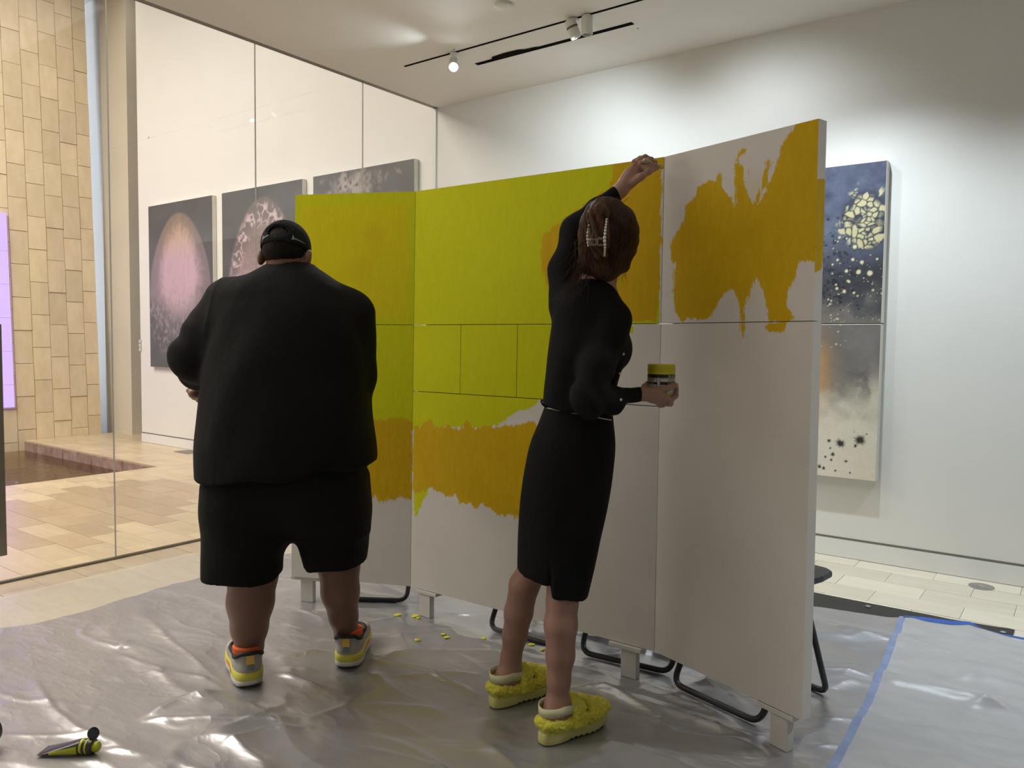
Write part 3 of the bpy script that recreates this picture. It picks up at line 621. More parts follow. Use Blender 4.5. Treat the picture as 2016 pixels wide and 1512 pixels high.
sh = film('drop_sheet', -3.83, 1.1, .30, 4.0, .0105, M['plastic'], sheet_h, jag=jag_main); tag(sh, 'large crumpled silvery grey plastic drop sheet covering the gallery floor', 'drop sheet')
# clear film by the glass
def clear_mat(name, tint, cover, gloss_r, body):
    m = bpy.data.materials.new(name); m.use_nodes = True; t = m.node_tree; t.nodes.clear()
    o = node(t, 'ShaderNodeOutputMaterial'); mx = node(t, 'ShaderNodeMixShader'); tr = node(t, 'ShaderNodeBsdfTransparent'); b = node(t, 'ShaderNodeBsdfPrincipled')
    tr.inputs[0].default_value = (*tint, 1); b.inputs['Base Color'].default_value = (*body, 1); b.inputs['Roughness'].default_value = gloss_r
    v = coords(t, (4, 10, 4)); n_ = noise(t, v, 1.5, 5)
    t.links.new(math_(t, 'MULTIPLY_ADD', n_, .25, cover-.125), mx.inputs[0]); bump(t, b, n_, .3, .01)
    t.links.new(tr.outputs[0], mx.inputs[1]); t.links.new(b.outputs[0], mx.inputs[2]); t.links.new(mx.outputs[0], o.inputs['Surface']); return m
M['clear'] = clear_mat('clear_film', (.99, .98, .96), .52, .22, (.80, .76, .68))
M['milky'] = clear_mat('milky_film', (.95, .95, .97), .66, .35, (.60, .60, .61))
def jag_clear(X, Y):
    xl = -4.30+.035*(fbm(Y*2.2, Y*0, s=71)-.3); return xl+(X+4.3)/(.6)*(-3.70-xl), Y
cs = film('clear_sheet', -4.30, -3.70, .9, 3.6, .02, M['clear'], lambda x, y: .002+.0012*fbm(x*6, y*3, s=72), jag=jag_clear); tag(cs, 'thin clear plastic film on the tiles beside the glass partition', 'drop sheet')
# milky second film with blue tape on its edges
tape_px = [(1783, 1222), (1774, 1250), (1760, 1290), (1742, 1330), (1720, 1385), (1690, 1440), (1655, 1512), (1610, 1590)]
tape_w = np.array([onz(*p)[:2] for p in tape_px]); ty = tape_w[::-1, 1]; tx = tape_w[::-1, 0]
def top_y(x): return np.interp(x, [-.66, -.6, -.191, 1.1], [4.0, 4.022, 4.042, 4.18])
def jag_m(X, Y):
    u_, v_ = (X+.66)/1.7, (Y-.6)/3.4
    yy = .6+v_*(top_y(-.62+u_*1.6)-.6); xx = np.interp(yy, ty, tx); return xx+u_*(1.04-xx), yy
ms = film('milky_sheet', -.66, 1.04, .6, 4.0, .012, M['milky'], lambda x, y: sheet_h(x, y)+.0070, jag=jag_m); tag(ms, 'smoother milky plastic sheet with blue taped edge on the right', 'drop sheet')
M['tape'] = plain('blue_masking_tape', (.03, .10, .42), .6, var=.12, scale=25); M['tape_faint'] = plain('blue_masking_tape_veiled', (.22, .28, .46), .5, var=.12, scale=25)  # second blue paled in colour for the haze of the film above
def jag_t(X, Y):
    u_, v_ = X, Y; yy = .6+v_*3.42; xx = np.interp(yy, ty, tx); return xx-.028+u_*.042, yy
bt_ = film('tape_strip', 0, 1, 0, 1, .008, M['tape_faint'], lambda x, y: sheet_h(x, y)+.0036, jag=jag_t); tag(bt_, 'faded blue tape line under the long left edge of the milky sheet', 'tape')
def jag_t2(X, Y):
    xx = -.665+X*1.6; return xx, top_y(xx)-.010+Y*.030+.006*(fbm(xx*6, xx*0, s=81)-.5)
bt2 = film('tape_strip', 0, 1, 0, 1, .015, M['tape'], lambda x, y: np.maximum(sheet_h(x, y), .008)+.0085, jag=jag_t2); tag(bt2, 'bright blue tape strip along the back edge beside the black tarp', 'tape')
# black tarp strip with eyelets
M['tarp'] = plain('black_tarp', (.018, .018, .018), .55, var=.3, scale=40, bmp=.2)
def jag_tp(X, Y):
    xx = -2.6+X*2.365; hi = 4.165+.02*(fbm(xx*5, xx*0, s=91)-.5)+.03*np.clip((xx+.5)/.3, 0, 1); lo = 3.86+.05*np.clip((xx+1.)/.8, 0, 1)
    return xx, lo+Y*(hi-lo)
tp = thing('tarp', 'black tarpaulin strip with metal eyelets edging the drop sheet', 'tarp', (0, 0, 0))
film('fabric', 0, 1, 0, 1, .012, M['tarp'], lambda x, y: .0025+.002*fbm(x*7, y*7, s=92)+.004*np.exp(-((x+.255)/.012)**2), jag=jag_tp, parent=tp)
for p in ((1709, 1194), (1975, 1245)):
    q = onz(*p, .006); o = MB().lathe([(.0065, 0), (.012, 0), (.013, .002), (.010, .0035), (.0065, .002)], seg=20).obj('eyelet', M['steel'], tp); o.location = (q[0], q[1], .0065)
# paint drops
M['drop'] = plain('wet_yellow_paint', (.78, .78, .01), .22, var=.08, scale=60)
def hat(x, y): return float(sheet_h(np.array([[float(x)]]), np.array([[float(y)]]))[0, 0])
DROPS = [(783, 1213, .017, 'round yellow paint drop left of the screen foot below the left seam'), (817, 1212, .018, 'yellow paint drop touching the second screen foot, upper of two'), (824, 1216, .011, 'small yellow paint drop at the second screen foot, lower of two'), (822, 1262, .013, 'ochre yellow paint drop nearest the man\'s right shoe'), (880, 1259, .012, 'yellow paint drop in the middle of the sheet, with a smaller drop behind it'), (873, 1254, .010, 'tiny flat yellow drop just behind a larger one mid-sheet'), (953, 1266, .011, 'yellow paint drop left of the woman\'s left leg'), (1046, 1273, .014, 'yellow paint drop between the woman\'s legs'), (1068, 1287, .010, 'yellow paint sliver beside the woman\'s right shin')]
M['drop2'] = plain('ochre_paint', (.62, .52, .01), .25, var=.08, scale=60)
for k, (x, y, r, lab) in enumerate(DROPS):
    p = onz(x, y, .006); ph = random.random()*6; b = MB(); n = 16; V = []
    for rr, h in ((1, 0), (.85, .0022), (.45, .0034)): V += [(r*rr*(1+.16*math.sin(2*a+ph)+.08*math.sin(3*a+ph*2))*math.cos(a), r*rr*(1+.16*math.sin(2*a+ph))*math.sin(a), h) for a in [2*math.pi*i/n for i in range(n)]]
    b.add(V, [(i+n*j, (i+1) % n+n*j, (i+1) % n+n*(j+1), i+n*(j+1)) for j in range(2) for i in range(n)]+[tuple(2*n+i for i in range(n)), tuple(range(n))[::-1]], True)
    o = b.obj('paint_drop', M['drop2'] if k == 3 else M['drop']); o.location = (p[0], p[1], hat(p[0], p[1])+.0025); tag(o, lab, 'paint drop', 'paint drops on the drop sheet')

# ------------------------------------------------------------------ hung pictures
def vcol_mat(name, rough=.6, bmp=.25, grain=.10):
    m, t, b = nt(name); a = node(t, 'ShaderNodeAttribute'); a.attribute_name = 'paint'
    v = coords(t); f = noise(t, v, 60, 4, .65)
    g = math_(t, 'MULTIPLY_ADD', f, grain*2, 1-grain); hs = node(t, 'ShaderNodeHueSaturation'); t.links.new(a.outputs['Color'], hs.inputs['Color']); t.links.new(g, hs.inputs['Value'])
    t.links.new(hs.outputs[0], b.inputs['Base Color']); b.inputs['Roughness'].default_value = rough; bump(t, b, f, bmp, .003); return m
M['art'] = vcol_mat('painted_picture'); M['art_side'] = plain('picture_edge', (.74, .72, .66), .6, var=.02)
def lin(*c): return np.array([((v/255+.055)/1.055)**2.4 if v/255 > .04045 else v/255/12.92 for v in c])
def hang(name, label, x0, x1, z0, z1, depth, colfn, st, cat='painting', parts=None):
    r = thing(name, label, cat, (x0, YB, z0))
    for (za, zb_) in (parts or [(z0, z1)]):
        w, h = x1-x0, zb_-za
        MB().box((0, -depth, za-z0), (w, -.002, zb_-z0), .004).obj('stretcher', M['art_side'], r)
        nx, ny = max(2, int(w/st)), max(2, int(h/st)); X, Z = np.meshgrid(np.linspace(.003, w-.003, nx+1), np.linspace(za-z0+.003, zb_-z0-.003, ny+1))
        C_ = colfn(X/w, (Z)/(z1-z0), X, Z)
        J, I = np.meshgrid(np.arange(ny), np.arange(nx), indexing='ij'); k = nx+1
        me = me_new('canvas_face', np.stack([X, np.full_like(X, -depth-.0015), Z], -1).reshape(-1, 3), np.stack([J*k+I, J*k+I+1, (J+1)*k+I+1, (J+1)*k+I], -1).reshape(-1, 4), M['art'])
        at = me.attributes.new('paint', 'FLOAT_COLOR', 'POINT'); cc = np.ones((len(X.ravel()), 4), np.float32); cc[:, :3] = np.clip(C_.reshape(-1, 3), 0, 1); at.data.foreach_set('color', cc.ravel())
        link('canvas_face', me, r)
    return r
def lerp(a, b, t): return a+(b-a)*np.asarray(t)[..., None]
def sstep(a, b, x): t = np.clip((x-a)/(b-a), 0, 1); return t*t*(3-2*t)
BG = np.array([.085, .085, .09])
def egg1(u, v, X, Z):
    n = fbm(X*6, Z*6, s=101); n2 = fbm(X*30, Z*9, s=102); n3 = fbm(X*22, Z*22, s=103)
    c = lerp(BG*.85, BG*1.25, n)
    ex, ey = (u-.49)/.47, (v-.55)/.385
    ex2 = ex/np.clip(1.0-.22*ey, .5, 1.4); rr = np.hypot(ex2, ey)
    body = sstep(1.02, .96, rr)
    pink = lerp(np.array([.36, .27, .27]), np.array([.50, .34, .42]), sstep(1.1, .2, np.abs(ey-.1))); tone = lerp(pink, np.array([.52, .37, .27]), sstep(.15, .85, ey))
    inner = sstep(.98, .45, np.hypot((ex2)/.86, (ey-.08)/.90)+.25*(n2-.5)+.2*(n3-.5))
    low = sstep(-.1, -.75, ey)
    inten = np.clip(.30+.85*inner-.35*low*(1-n3), 0, 1)*(.8+.4*n2)
    c = lerp(c, tone, np.clip(body*inten, 0, 1))
    # scumbled brushwork spilling below the lower edge
    spill = sstep(1.22, .9, np.hypot(ex2/1.02, (ey+.12)/1.05))*sstep(.0, -.5, ey)*sstep(.50, .72, fbm(X*26, Z*26, s=104, o=3))
    return lerp(c, np.array([.30, .25, .29]), .7*spill)
def egg2(u, v, X, Z):
    n = fbm(X*5, Z*5, s=111); n3 = fbm(X*20, Z*34, s=113); cells = np.abs(fbm(X*13, Z*13, s=114, o=2)*2-1)
    c = lerp(BG*.8, BG*1.3, n); ex, ey = (u-.53)/.44, (v-.53)/.41; ex = ex/np.clip(1-.2*ey, .5, 1.4); rr = np.hypot(ex, ey)
    body = sstep(1.03, .97, rr); ring = sstep(.25, .0, np.abs(rr-.8)); inner = sstep(.9, .5, rr)
    tone = lerp(np.array([.36, .27, .26]), np.array([.58, .42, .47]), sstep(.5, -.4, ey))
    c = lerp(c, tone*.8, body*(.35+.5*inner)*(.75+.5*n3)); br = body*ring*sstep(.18, .05, cells)*(.5+n3)
    c = lerp(c, np.array([.62, .50, .56]), np.clip(br, 0, .85)); left = body*sstep(-.3, -.7, ex)*sstep(.1, -.3, ey)
    return lerp(c, np.array([.60, .45, .66]), .55*left*sstep(.4, .55, n3))
def cloud3(u, v, X, Z):
    n = fbm(X*4, Z*4, s=121); n2 = fbm(X*14, Z*14, s=122, o=5); c = lerp(BG*.7, BG*1.4, n)
    cl = sstep(.55, .10, np.hypot((u-.38)/.55, (v-.93)/.16)+.9*(n2-.5)); cl = np.maximum(cl, .7*sstep(.62, .3, np.hypot((u-.15)/.4, (v-.86)/.1)+.9*(n2-.5)))
    cl = np.maximum(cl, .35*sstep(.60, .72, n2)*sstep(.4, .9, u)); c = lerp(c, np.array([.42, .38, .37]), cl*(.55+.6*n2))
    return lerp(c, BG*.5, .8*cl*sstep(.62, .70, fbm(X*26, Z*26, s=123, o=2)))
hang('egg_painting', 'dark painting of a smooth pink egg, leftmost on the lobby wall', -9.13, -7.79, .945, 2.862, .05, egg1, .0125)
hang('egg_painting', 'dark painting of a pale scumbled egg, second on the lobby wall, behind the man\'s cap', -7.61, -6.25, .945, 2.862, .05, egg2, .0125)
hang('cloud_painting', 'dark grey painting with pale clouding, rightmost on the lobby wall, mostly behind the screen', -6.09, -4.745, .945, 2.862, .05, cloud3, .0125)
PX0, PX1, PZ0, PZ1 = -2.25, -.99, .50, 2.36
rs = np.random.default_rng(5)
def ink(u, v, X, Z):
    u4 = 1-(PX1-PX0)*(1-u)/.42                                     # 0..1 over the strip that shows beside the screen
    n = fbm(X*5, Z*5, s=131); n2 = fbm(X*16, Z*16, s=132, o=5); n3 = fbm(X*50, Z*50, s=133, o=3)
    top = lerp(lin(34, 44, 74), lin(104, 112, 134), np.clip(n2*.7+.55*sstep(.75, .2, u4)*sstep(.9, .7, v), 0, 1)); dark = lin(26, 27, 34); grey = lerp(lin(78, 76, 76), lin(128, 124, 120), n); cream = lerp(lin(214, 206, 186), lin(228, 222, 208), n)
    c = lerp(cream, grey, sstep(.20, .36, v+.10*(n2-.5)+.05*u4)); c = lerp(c, lerp(dark, lin(66, 68, 78), n2), sstep(.50, .62, v+.16*(n2-.5))); c = lerp(c, top, sstep(.66, .84, v+.14*(n-.5)+.05*(1-u4)))
    och = np.exp(-((u4-.12)/.22)**2-((v-.34)/.11)**2)*(.5+.8*n2); c = lerp(c, lin(196, 152, 92), np.clip(och, 0, .8)); rust = np.exp(-((u4-.10)/.10)**2-((v-.215)/.03)**2); c = lerp(c, lin(176, 128, 70), np.clip(rust*n3*1.6, 0, .9))
    c = lerp(c, cream*1.02, .8*np.exp(-((u4-.95)/.3)**2-((v-.26)/.07)**2)*sstep(.3, .6, n2))
    return c
def spots(c, X, Z, pts, colr, soft=.35, star=0.):
    for x, z, r, a in pts:
        m_ = (np.abs(X-x) < r*2.6) & (np.abs(Z-z) < r*2.6)
        if not m_.any(): continue
        dx, dz = X[m_]-x, Z[m_]-z; d = np.hypot(dx, dz); ph = np.arctan2(dz, dx)
        rr = r*(1+star*(vnoise(ph*5+x*91, ph*0+z*57, s=7)-.45)*1.8+.25*(vnoise(np.cos(ph)*1.5+x*30, np.sin(ph)*1.5+z*30, s=8)-.5))
        c[m_] = lerp(c[m_], colr, a*sstep(1+soft*.5, 1-soft, d/np.maximum(rr, 1e-4)))
    return c
WP = PX1-PX0; HP = PZ1-PZ0
def sp(k, u0, u1, v0, v1, r0, r1, a=.9):
    return [(WP-.42*(1-rs.uniform(u0, u1)), rs.uniform(v0, v1)*HP, r0*(r1/r0)**(rs.random()**2), a*rs.uniform(.7, 1)) for _ in range(k)]
L_dark = sp(260, -.1, .7, .56, .84, .003, .014)+sp(60, 0, .9, .5, .7, .002, .008)
L_cells = sp(46, .45, 1, .74, .90, .008, .022, .8)+[(WP-.42*(1-x), v*HP, r, .85) for x, v, r in [(.62, .93, .013), (.75, .945, .010), (.85, .90, .020), (.92, .92, .014), (.55, .885, .016), (.70, .88, .022), (.60, .85, .026), (.73, .85, .028), (.66, .82, .030), (.80, .83, .024), (.54, .81, .020), (.88, .86, .022), (.94, .845, .018), (.92, .80, .022), (.60, .78, .022), (.70, .785, .02), (.84, .79, .02), (.45, .775, .014), (.52, .762, .018), (.78, .75, .016), (.95, .76, .014), (.35, .89, .010), (.66, .745, .012), (.9, .73, .014)]]
L_cream = sp(90, .3, 1, .50, .80, .002, .009)+sp(25, .2, .6, .42, .6, .003, .008)+[(WP-.42*(1-x), v*HP, r, .95) for x, v, r in [(.62, .74, .012), (.60, .70, .010), (.72, .69, .011), (.68, .66, .014), (.52, .665, .010), (.83, .655, .016), (.56, .63, .008), (.50, .60, .011), (.40, .61, .008), (.63, .595, .008)]]
L_ink = [(WP-.42*(1-x), v*HP, r*1.25, .97) for x, v, r in [(.52, .112, .020), (.78, .128, .022), (.36, .118, .009), (.38, .094, .005), (.42, .075, .009), (.32, .064, .006), (.40, .056, .006), (.60, .056, .007), (.72, .108, .008), (.24, .030, .009), (.30, .026, .008), (.46, .022, .005), (.66, .020, .005), (.86, .148, .004), (.70, .152, .003)]]
CP = np.stack([WP-.42*(1-rs.uniform(.25, 1.05, 150)), rs.uniform(.70, .97, 150)*HP], 1); CW = rs.random(150)
def cells(c, X, Z):
    m_ = (X > WP-.34) & (Z > .70*HP) & (Z < .97*HP); x = X[m_]+.012*(vnoise(X[m_]*40, Z[m_]*40, s=17)-.5); z = Z[m_]+.012*(vnoise(X[m_]*40+9, Z[m_]*40, s=18)-.5)
    d = np.sort(np.stack([np.hypot(x-p[0], z-p[1]) for p in CP]), 0)[:2]; w = CW[np.argmin(np.stack([np.hypot(x-p[0], z-p[1]) for p in CP]), 0)]
    u4 = 1-(WP-x)/.42; v = z/HP; reg = np.exp(-((u4-.74)/.36)**2-((v-.835)/.088)**2)+.35*np.exp(-((u4-.8)/.2)**2-((v-.76)/.05)**2)
    a = sstep(.001, .011, d[1]-d[0])*sstep(.42, .62, reg+.45*(w-.5)); c[m_] = lerp(lerp(c[m_], lin(20, 24, 40), .7*sstep(.35, .6, reg)), lin(196, 188, 146), np.clip(a, 0, .92)); return c
def ink2(u, v, X, Z):
    c = ink(u, v, X, Z); c = spots(c, X, Z, L_dark, lin(16, 17, 24), .5); c = cells(c, X, Z); c = spots(c, X, Z, L_cells[46:], lin(190, 182, 140), .75) if False else c; c = spots(c, X, Z, L_cream, lin(218, 208, 172), .4); return spots(c, X, Z, L_ink, lin(16, 16, 18), .6, .35)
hang('ink_painting', 'tall two-panel blue, black and cream splattered painting on the gallery wall right of the screen', PX0, PX1, PZ0, PZ1, .075, ink2, .004, parts=[(PZ0, 1.422), (1.428, PZ1)])

# ------------------------------------------------------------------ small things in front
q0, q1 = onz(84, 1482, .01), onz(196, 1487, .01); hx = max(hat(*q0[:2]), hat(*q1[:2]), .006)
tu = thing('paint_tube', 'black and lime paint tube with open flip cap lying at lower left', 'paint tube', (q0[0], q0[1], hx+.001), math.atan2(q1[1]-q0[1], q1[0]-q0[0]))
LT = float(np.linalg.norm((q1-q0)[:2])); k_ = LT/.19
b = MB(); V = []; seg = 28
prof = [(0, .033, .0018), (.006, .033, .002), (.010, .0328, .0032), (.05, .030, .0098), (.09, .027, .0162), (.125, .0245, .0222), (.132, .0238, .0232)]
for x, a, h in prof: V += [(x*k_, a*k_*math.copysign(abs(math.cos(t_))**.8, math.cos(t_)), h*k_+h*k_*math.copysign(abs(math.sin(t_))**.8, math.sin(t_))) for t_ in [2*math.pi*i/seg for i in range(seg)]]
b.add(V, [(i*seg+k, i*seg+(k+1) % seg, (i+1)*seg+(k+1) % seg, (i+1)*seg+k) for i in range(len(prof)-1) for k in range(seg)]+[tuple(range(seg))[::-1], tuple((len(prof)-1)*seg+k for k in range(seg))], True)
M['tube'] = plain('black_tube_plastic', (.025, .024, .03), .28, var=.1); M['lime_plastic'] = plain('lime_plastic', (.50, .56, .02), .35, var=.05)
b.obj('tube_body', M['tube'], tu)
b = MB(); V = []; xs = np.linspace(.040, .128, 8); ts = np.linspace(-2.45, -.75, 9)      # printed lime block on the near side
for x in xs:
    a = np.interp(x, [p[0] for p in prof], [p[1] for p in prof])+.0006; h = np.interp(x, [p[0] for p in prof], [p[2] for p in prof])
    V += [(x*k_, a*k_*math.copysign(abs(math.cos(t_))**.8, math.cos(t_)), h*k_+(h+.0006)*k_*math.copysign(abs(math.sin(t_))**.8, math.sin(t_))) for t_ in np.linspace(2.75, 4.3, 9)]
b.add(V, [(i*9+k, i*9+k+1, (i+1)*9+k+1, (i+1)*9+k) for i in range(7) for k in range(8)], True); b.obj('label_block', M['lime_plastic'], tu, label='printed lime block')
cz = .0232*k_
for x0, x1, mt, nm in ((.132, .142, 'lime_plastic', 'collar'), (.142, .150, 'tube', 'collar'), (.150, .157, 'lime_plastic', 'collar'), (.157, .172, 'tube', 'cap')):
    MB().lathe([(.0230*k_, x0*k_), (.0240*k_, x0*k_+.001), (.0240*k_, x1*k_-.001), (.0225*k_, x1*k_)], (0, 0, cz), 28, (1, 0, 0)).obj(nm, M[mt], tu, label='lime collar' if mt == 'lime_plastic' else None)
MB().lathe([(.0165*k_, .172*k_), (.0170*k_, .174*k_), (.016*k_, .186*k_), (.012*k_, .190*k_), (.001, .190*k_)], (0, 0, cz), 26, (1, 0, 0)).obj('nozzle', M['lime_plastic'], tu, label='lime nozzle face')
b = MB(); b.lathe([(.017*k_, 0), (.019*k_, .002), (.019*k_, .007), (.015*k_, .009), (.013*k_, .0065), (.001, .0065)], (.168*k_, 0, cz+.042*k_), 26, (.80, -.35, .48)); b.tube([(.164*k_, 0, cz+.020*k_), (.163*k_, 0, cz+.030*k_)], .005, 8); b.obj('flip_cap', M['tube'], tu)
# a black roll mostly outside the frame on the left
rp = onz(-32, 1478, 0.0)
ro = thing('tape_roll', 'black rounded roll cut off by the left edge of the frame, on the sheet', 'roll', (rp[0], rp[1], hat(rp[0], rp[1])+.001))
dv = np.array([_r0[0], _r0[1], 0]); nv = _f0
MB().lathe([(.026, -.018), (.046, -.020), (.050, -.016), (.050, .016), (.046, .020), (.026, .018), (.024, 0)], (0, 0, .050), 36, nv).obj('roll', M['blackplastic'], ro)
MB().lathe([(.0235, -.016), (.0245, 0), (.0235, .016), (.020, .016), (.020, -.016)], (0, 0, .050), 30, nv).obj('core', M['whitemetal'], ro)
# wall details in the lobby
b = MB()
sw_ = thing('wall_switch', 'small stacked wall switches at the left end of the lobby wall', 'switch', (onax(277, 680, 1, YB)[0], YB, onax(277, 680, 1, YB)[2]))
for k in range(3): MB().box((-.025, -.012, -.075+k*.05+.004), (.025, -.0005, -.025+k*.05-.004), .002).obj('switch_plate', M['mullion'], sw_)
nl = onax(293, 270, 1, YB); o = MB().lathe([(.006, 0), (.012, .008), (.001, .009)], (0, 0, 0), 10, (0, -1, 0)).obj('wall_hook', M['mullion']); o.location = (nl[0], YB, nl[2]); tag(o, 'tiny grey hook high on the lobby wall above the left egg painting', 'hook')

# ------------------------------------------------------------------ figures: smooth bodies from blended volumes
def smin(a, b, k):
    if k <= 0: return np.minimum(a, b)
    h = np.maximum(k-np.abs(a-b), 0)/k; return np.minimum(a, b)-h*h*k*.25
class Vol:
    def __init__(s): s.ops = []
    def _add(s, fn, lo, hi, k, mode='u'): s.ops.append((fn, np.array(lo), np.array(hi), k, mode)); return s
    def cone(s, a, b, ra, rb, k=.02, flat=1., fdir=None, mode='u'):
        a, b = np.array(a, float), np.array(b, float); e = b-a; L = max(1e-9, e@e); R = max(ra, rb)
        def fn(P):
            w = P-a; t = np.clip((w@e)/L, 0, 1); q = w-t[:, None]*e
            if flat != 1.: c = q@fdir; q = q+(c*(1/flat-1))[:, None]*fdir
            return np.sqrt((q*q).sum(1))-(ra+(rb-ra)*t)
        return s._add(fn, np.minimum(a, b)-R, np.maximum(a, b)+R, k, mode)
    def chain(s, pts, rs_, k=.015, **kw):
        for i in range(len(pts)-1): s.cone(pts[i], pts[i+1], rs_[i], rs_[i+1], k, **kw)
        return s
    def ell(s, c, r, k=.02, rot=None, mode='u'):
        c, r = np.array(c, float), np.array(r, float); A = np.eye(3) if rot is None else np.array(rot)   # rows: axes
        def fn(P):
            q = (P-c)@A.T; k0 = np.sqrt(((q/r)**2).sum(1)); k1 = np.sqrt(((q/r**2)**2).sum(1)); return k0*(k0-1)/np.maximum(k1, 1e-6)
        R = max(r); return s._add(fn, c-R, c+R, k, mode)
    def loft(s, rows, k=.03, n=2.2, mode='u'):        # rows of (z, cx, cy, a, b) by falling z
        R = np.array(sorted(rows)); z = R[:, 0]
        def sm(col, zz):
            i = np.clip(np.searchsorted(z, zz)-1, 0, len(z)-2); h = z[i+1]-z[i]; t = np.clip((zz-z[i])/h, 0, 1); m_ = np.gradient(col, z)
            return (2*t**3-3*t**2+1)*col[i]+(t**3-2*t**2+t)*h*m_[i]+(-2*t**3+3*t**2)*col[i+1]+(t**3-t**2)*h*m_[i+1]
        def fn(P):
            zz = np.clip(P[:, 2], z[0], z[-1]); cx, cy, a, b = (sm(R[:, j], zz) for j in (1, 2, 3, 4)); a = np.maximum(a, .004); b = np.maximum(b, .004)
            u, v = np.abs((P[:, 0]-cx)/a), np.abs((P[:, 1]-cy)/b); nn = (u**n+v**n)**(1/n)
            d = (nn-1)*np.minimum(a, b); dz = np.abs(P[:, 2]-zz); return np.where(dz > 0, np.sqrt(np.maximum(d, 0)**2+dz**2)+np.minimum(d, 0)*0, d)
        lo = [(R[:, 1]-R[:, 3]).min(), (R[:, 2]-R[:, 4]).min(), z[0]]; hi = [(R[:, 1]+R[:, 3]).max(), (R[:, 2]+R[:, 4]).max(), z[-1]]
        return s._add(fn, lo, hi, k, mode)
    def cut(s, fn): s.ops.append((fn, None, None, 0, 'cut')); return s      # keep where fn <= 0
    def warp(s, fn): s.ops.append((fn, None, None, 0, 'warp')); return s    # adds fn(P) to the distance
    def __call__(s, P):
        d = np.full(len(P), .5)
        for fn, lo, hi, k, mode in s.ops:
            if lo is None:
                m_ = d < .06
                if m_.any(): d[m_] = np.maximum(d[m_], fn(P[m_])) if mode == 'cut' else d[m_]+fn(P[m_])
                continue
            mg = .07+k; m_ = ((P > lo-mg) & (P < hi+mg)).all(1)
            if not m_.any(): continue
            e = fn(P[m_]); d[m_] = smin(d[m_], e, k) if mode == 'u' else -smin(-d[m_], e, k)
        return d
    def bounds(s):
        L = np.array([o[1] for o in s.ops if o[1] is not None and o[4] == 'u']); H_ = np.array([o[2] for o in s.ops if o[1] is not None and o[4] == 'u']); return L.min(0)-.03, H_.max(0)+.03
def nets(name, vol, h, mat, parent=None, label=None, lo=None, hi=None):
    b0, b1 = vol.bounds(); lo = b0 if lo is None else np.maximum(b0, lo); hi = b1 if hi is None else np.minimum(b1, hi)
    q = 4; n = (np.ceil((hi-lo)/(h*q)).astype(int)+1); N = n*q
    cg = np.stack(np.meshgrid(*[lo[i]+(np.arange(n[i])*q+(q-1)/2)*h for i in range(3)], indexing='ij'), -1).reshape(-1, 3)
    dc = vol(cg).reshape(n); D = np.repeat(np.repeat(np.repeat(np.sign(dc)*.3, q, 0), q, 1), q, 2).astype(np.float32)
    act = np.argwhere(np.abs(dc) < h*q*1.9); off = np.stack(np.meshgrid(*[np.arange(q)]*3, indexing='ij'), -1).reshape(-1, 3)
    for s_ in range(0, len(act), 8000):
        I = (act[s_:s_+8000, None, :]*q+off[None]).reshape(-1, 3); D[I[:, 0], I[:, 1], I[:, 2]] = vol(lo+I*h)
    D[0] = D[-1] = .3; D[:, 0] = D[:, -1] = .3; D[:, :, 0] = D[:, :, -1] = .3
    S = D < 0; c8 = [S[i:N[0]-1+i, j:N[1]-1+j, k:N[2]-1+k] for i in (0, 1) for j in (0, 1) for k in (0, 1)]
    anyc = c8[0].copy(); allc = c8[0].copy()
    for c in c8[1:]: anyc |= c; allc &= c
    cells = np.argwhere(anyc & ~allc); idx = np.full(N-1, -1, np.int32); idx[tuple(cells.T)] = np.arange(len(cells))
    acc = np.zeros((len(cells), 3)); cnt = np.zeros(len(cells))
    corners = [np.array((i, j, k)) for i in (0, 1) for j in (0, 1) for k in (0, 1)]
    val = [D[tuple((cells+c).T)] for c in corners]
    for a in range(8):
        for b in range(a+1, 8):
            if np.abs(corners[a]-corners[b]).sum() != 1: continue
            m_ = (val[a] < 0) != (val[b] < 0)
            if not m_.any(): continue
            t_ = (val[a][m_]/(val[a][m_]-val[b][m_]))[:, None]; acc[m_] += corners[a]*(1-t_)+corners[b]*t_; cnt[m_] += 1
    V = lo+(cells+acc/cnt[:, None])*h; F_ = []
    for ax_ in range(3):
        u, v = (ax_+1) % 3, (ax_+2) % 3; sl0 = [slice(1, N[i]-1) for i in range(3)]; sl1 = list(sl0); sl0[ax_] = slice(0, N[ax_]-1); sl1[ax_] = slice(1, N[ax_])
        A, B = S[tuple(sl0)], S[tuple(sl1)]; E = np.argwhere(A != B); st = np.array([1, 1, 1]); st[ax_] = 0; E = E+st
        E = E[(E < N-1).all(1)]
        du = np.zeros(3, int); dv = np.zeros(3, int); du[u] = 1; dv[v] = 1
        qd = np.stack([idx[tuple((E-du-dv).T)], idx[tuple((E-dv).T)], idx[tuple(E.T)], idx[tuple((E-du).T)]], -1)
        fl = ~S[tuple(E.T)]; qd[fl] = qd[fl][:, ::-1]; F_.append(qd)
    F_ = np.concatenate(F_); F_ = F_[(F_ >= 0).all(1)]
    return link(name, me_new(name, V, F_, mat, True), parent, None, label)
class Frame:                       # local frame of a figure: x to the viewer's right, y away from the viewer, z up
    def __init__(s, base): s.b = np.array([base[0], base[1], 0.])
    def w(s, p): d = np.array(p)-s.b; return np.array([d@_r0, d@_f0, d[2]])
    def p(s, x, y, D): return s.w(dep(x, y, D))
    def row(s, y, xl, xr, D, b):   # a loft row from a silhouette span
        a = s.p(xl, y, D); c = s.p(xr, y, D); m_ = (a+c)/2; return (m_[2], m_[0], m_[1], (c[0]-a[0])/2, b)
    def r(s, px, D): return px*D/FPX
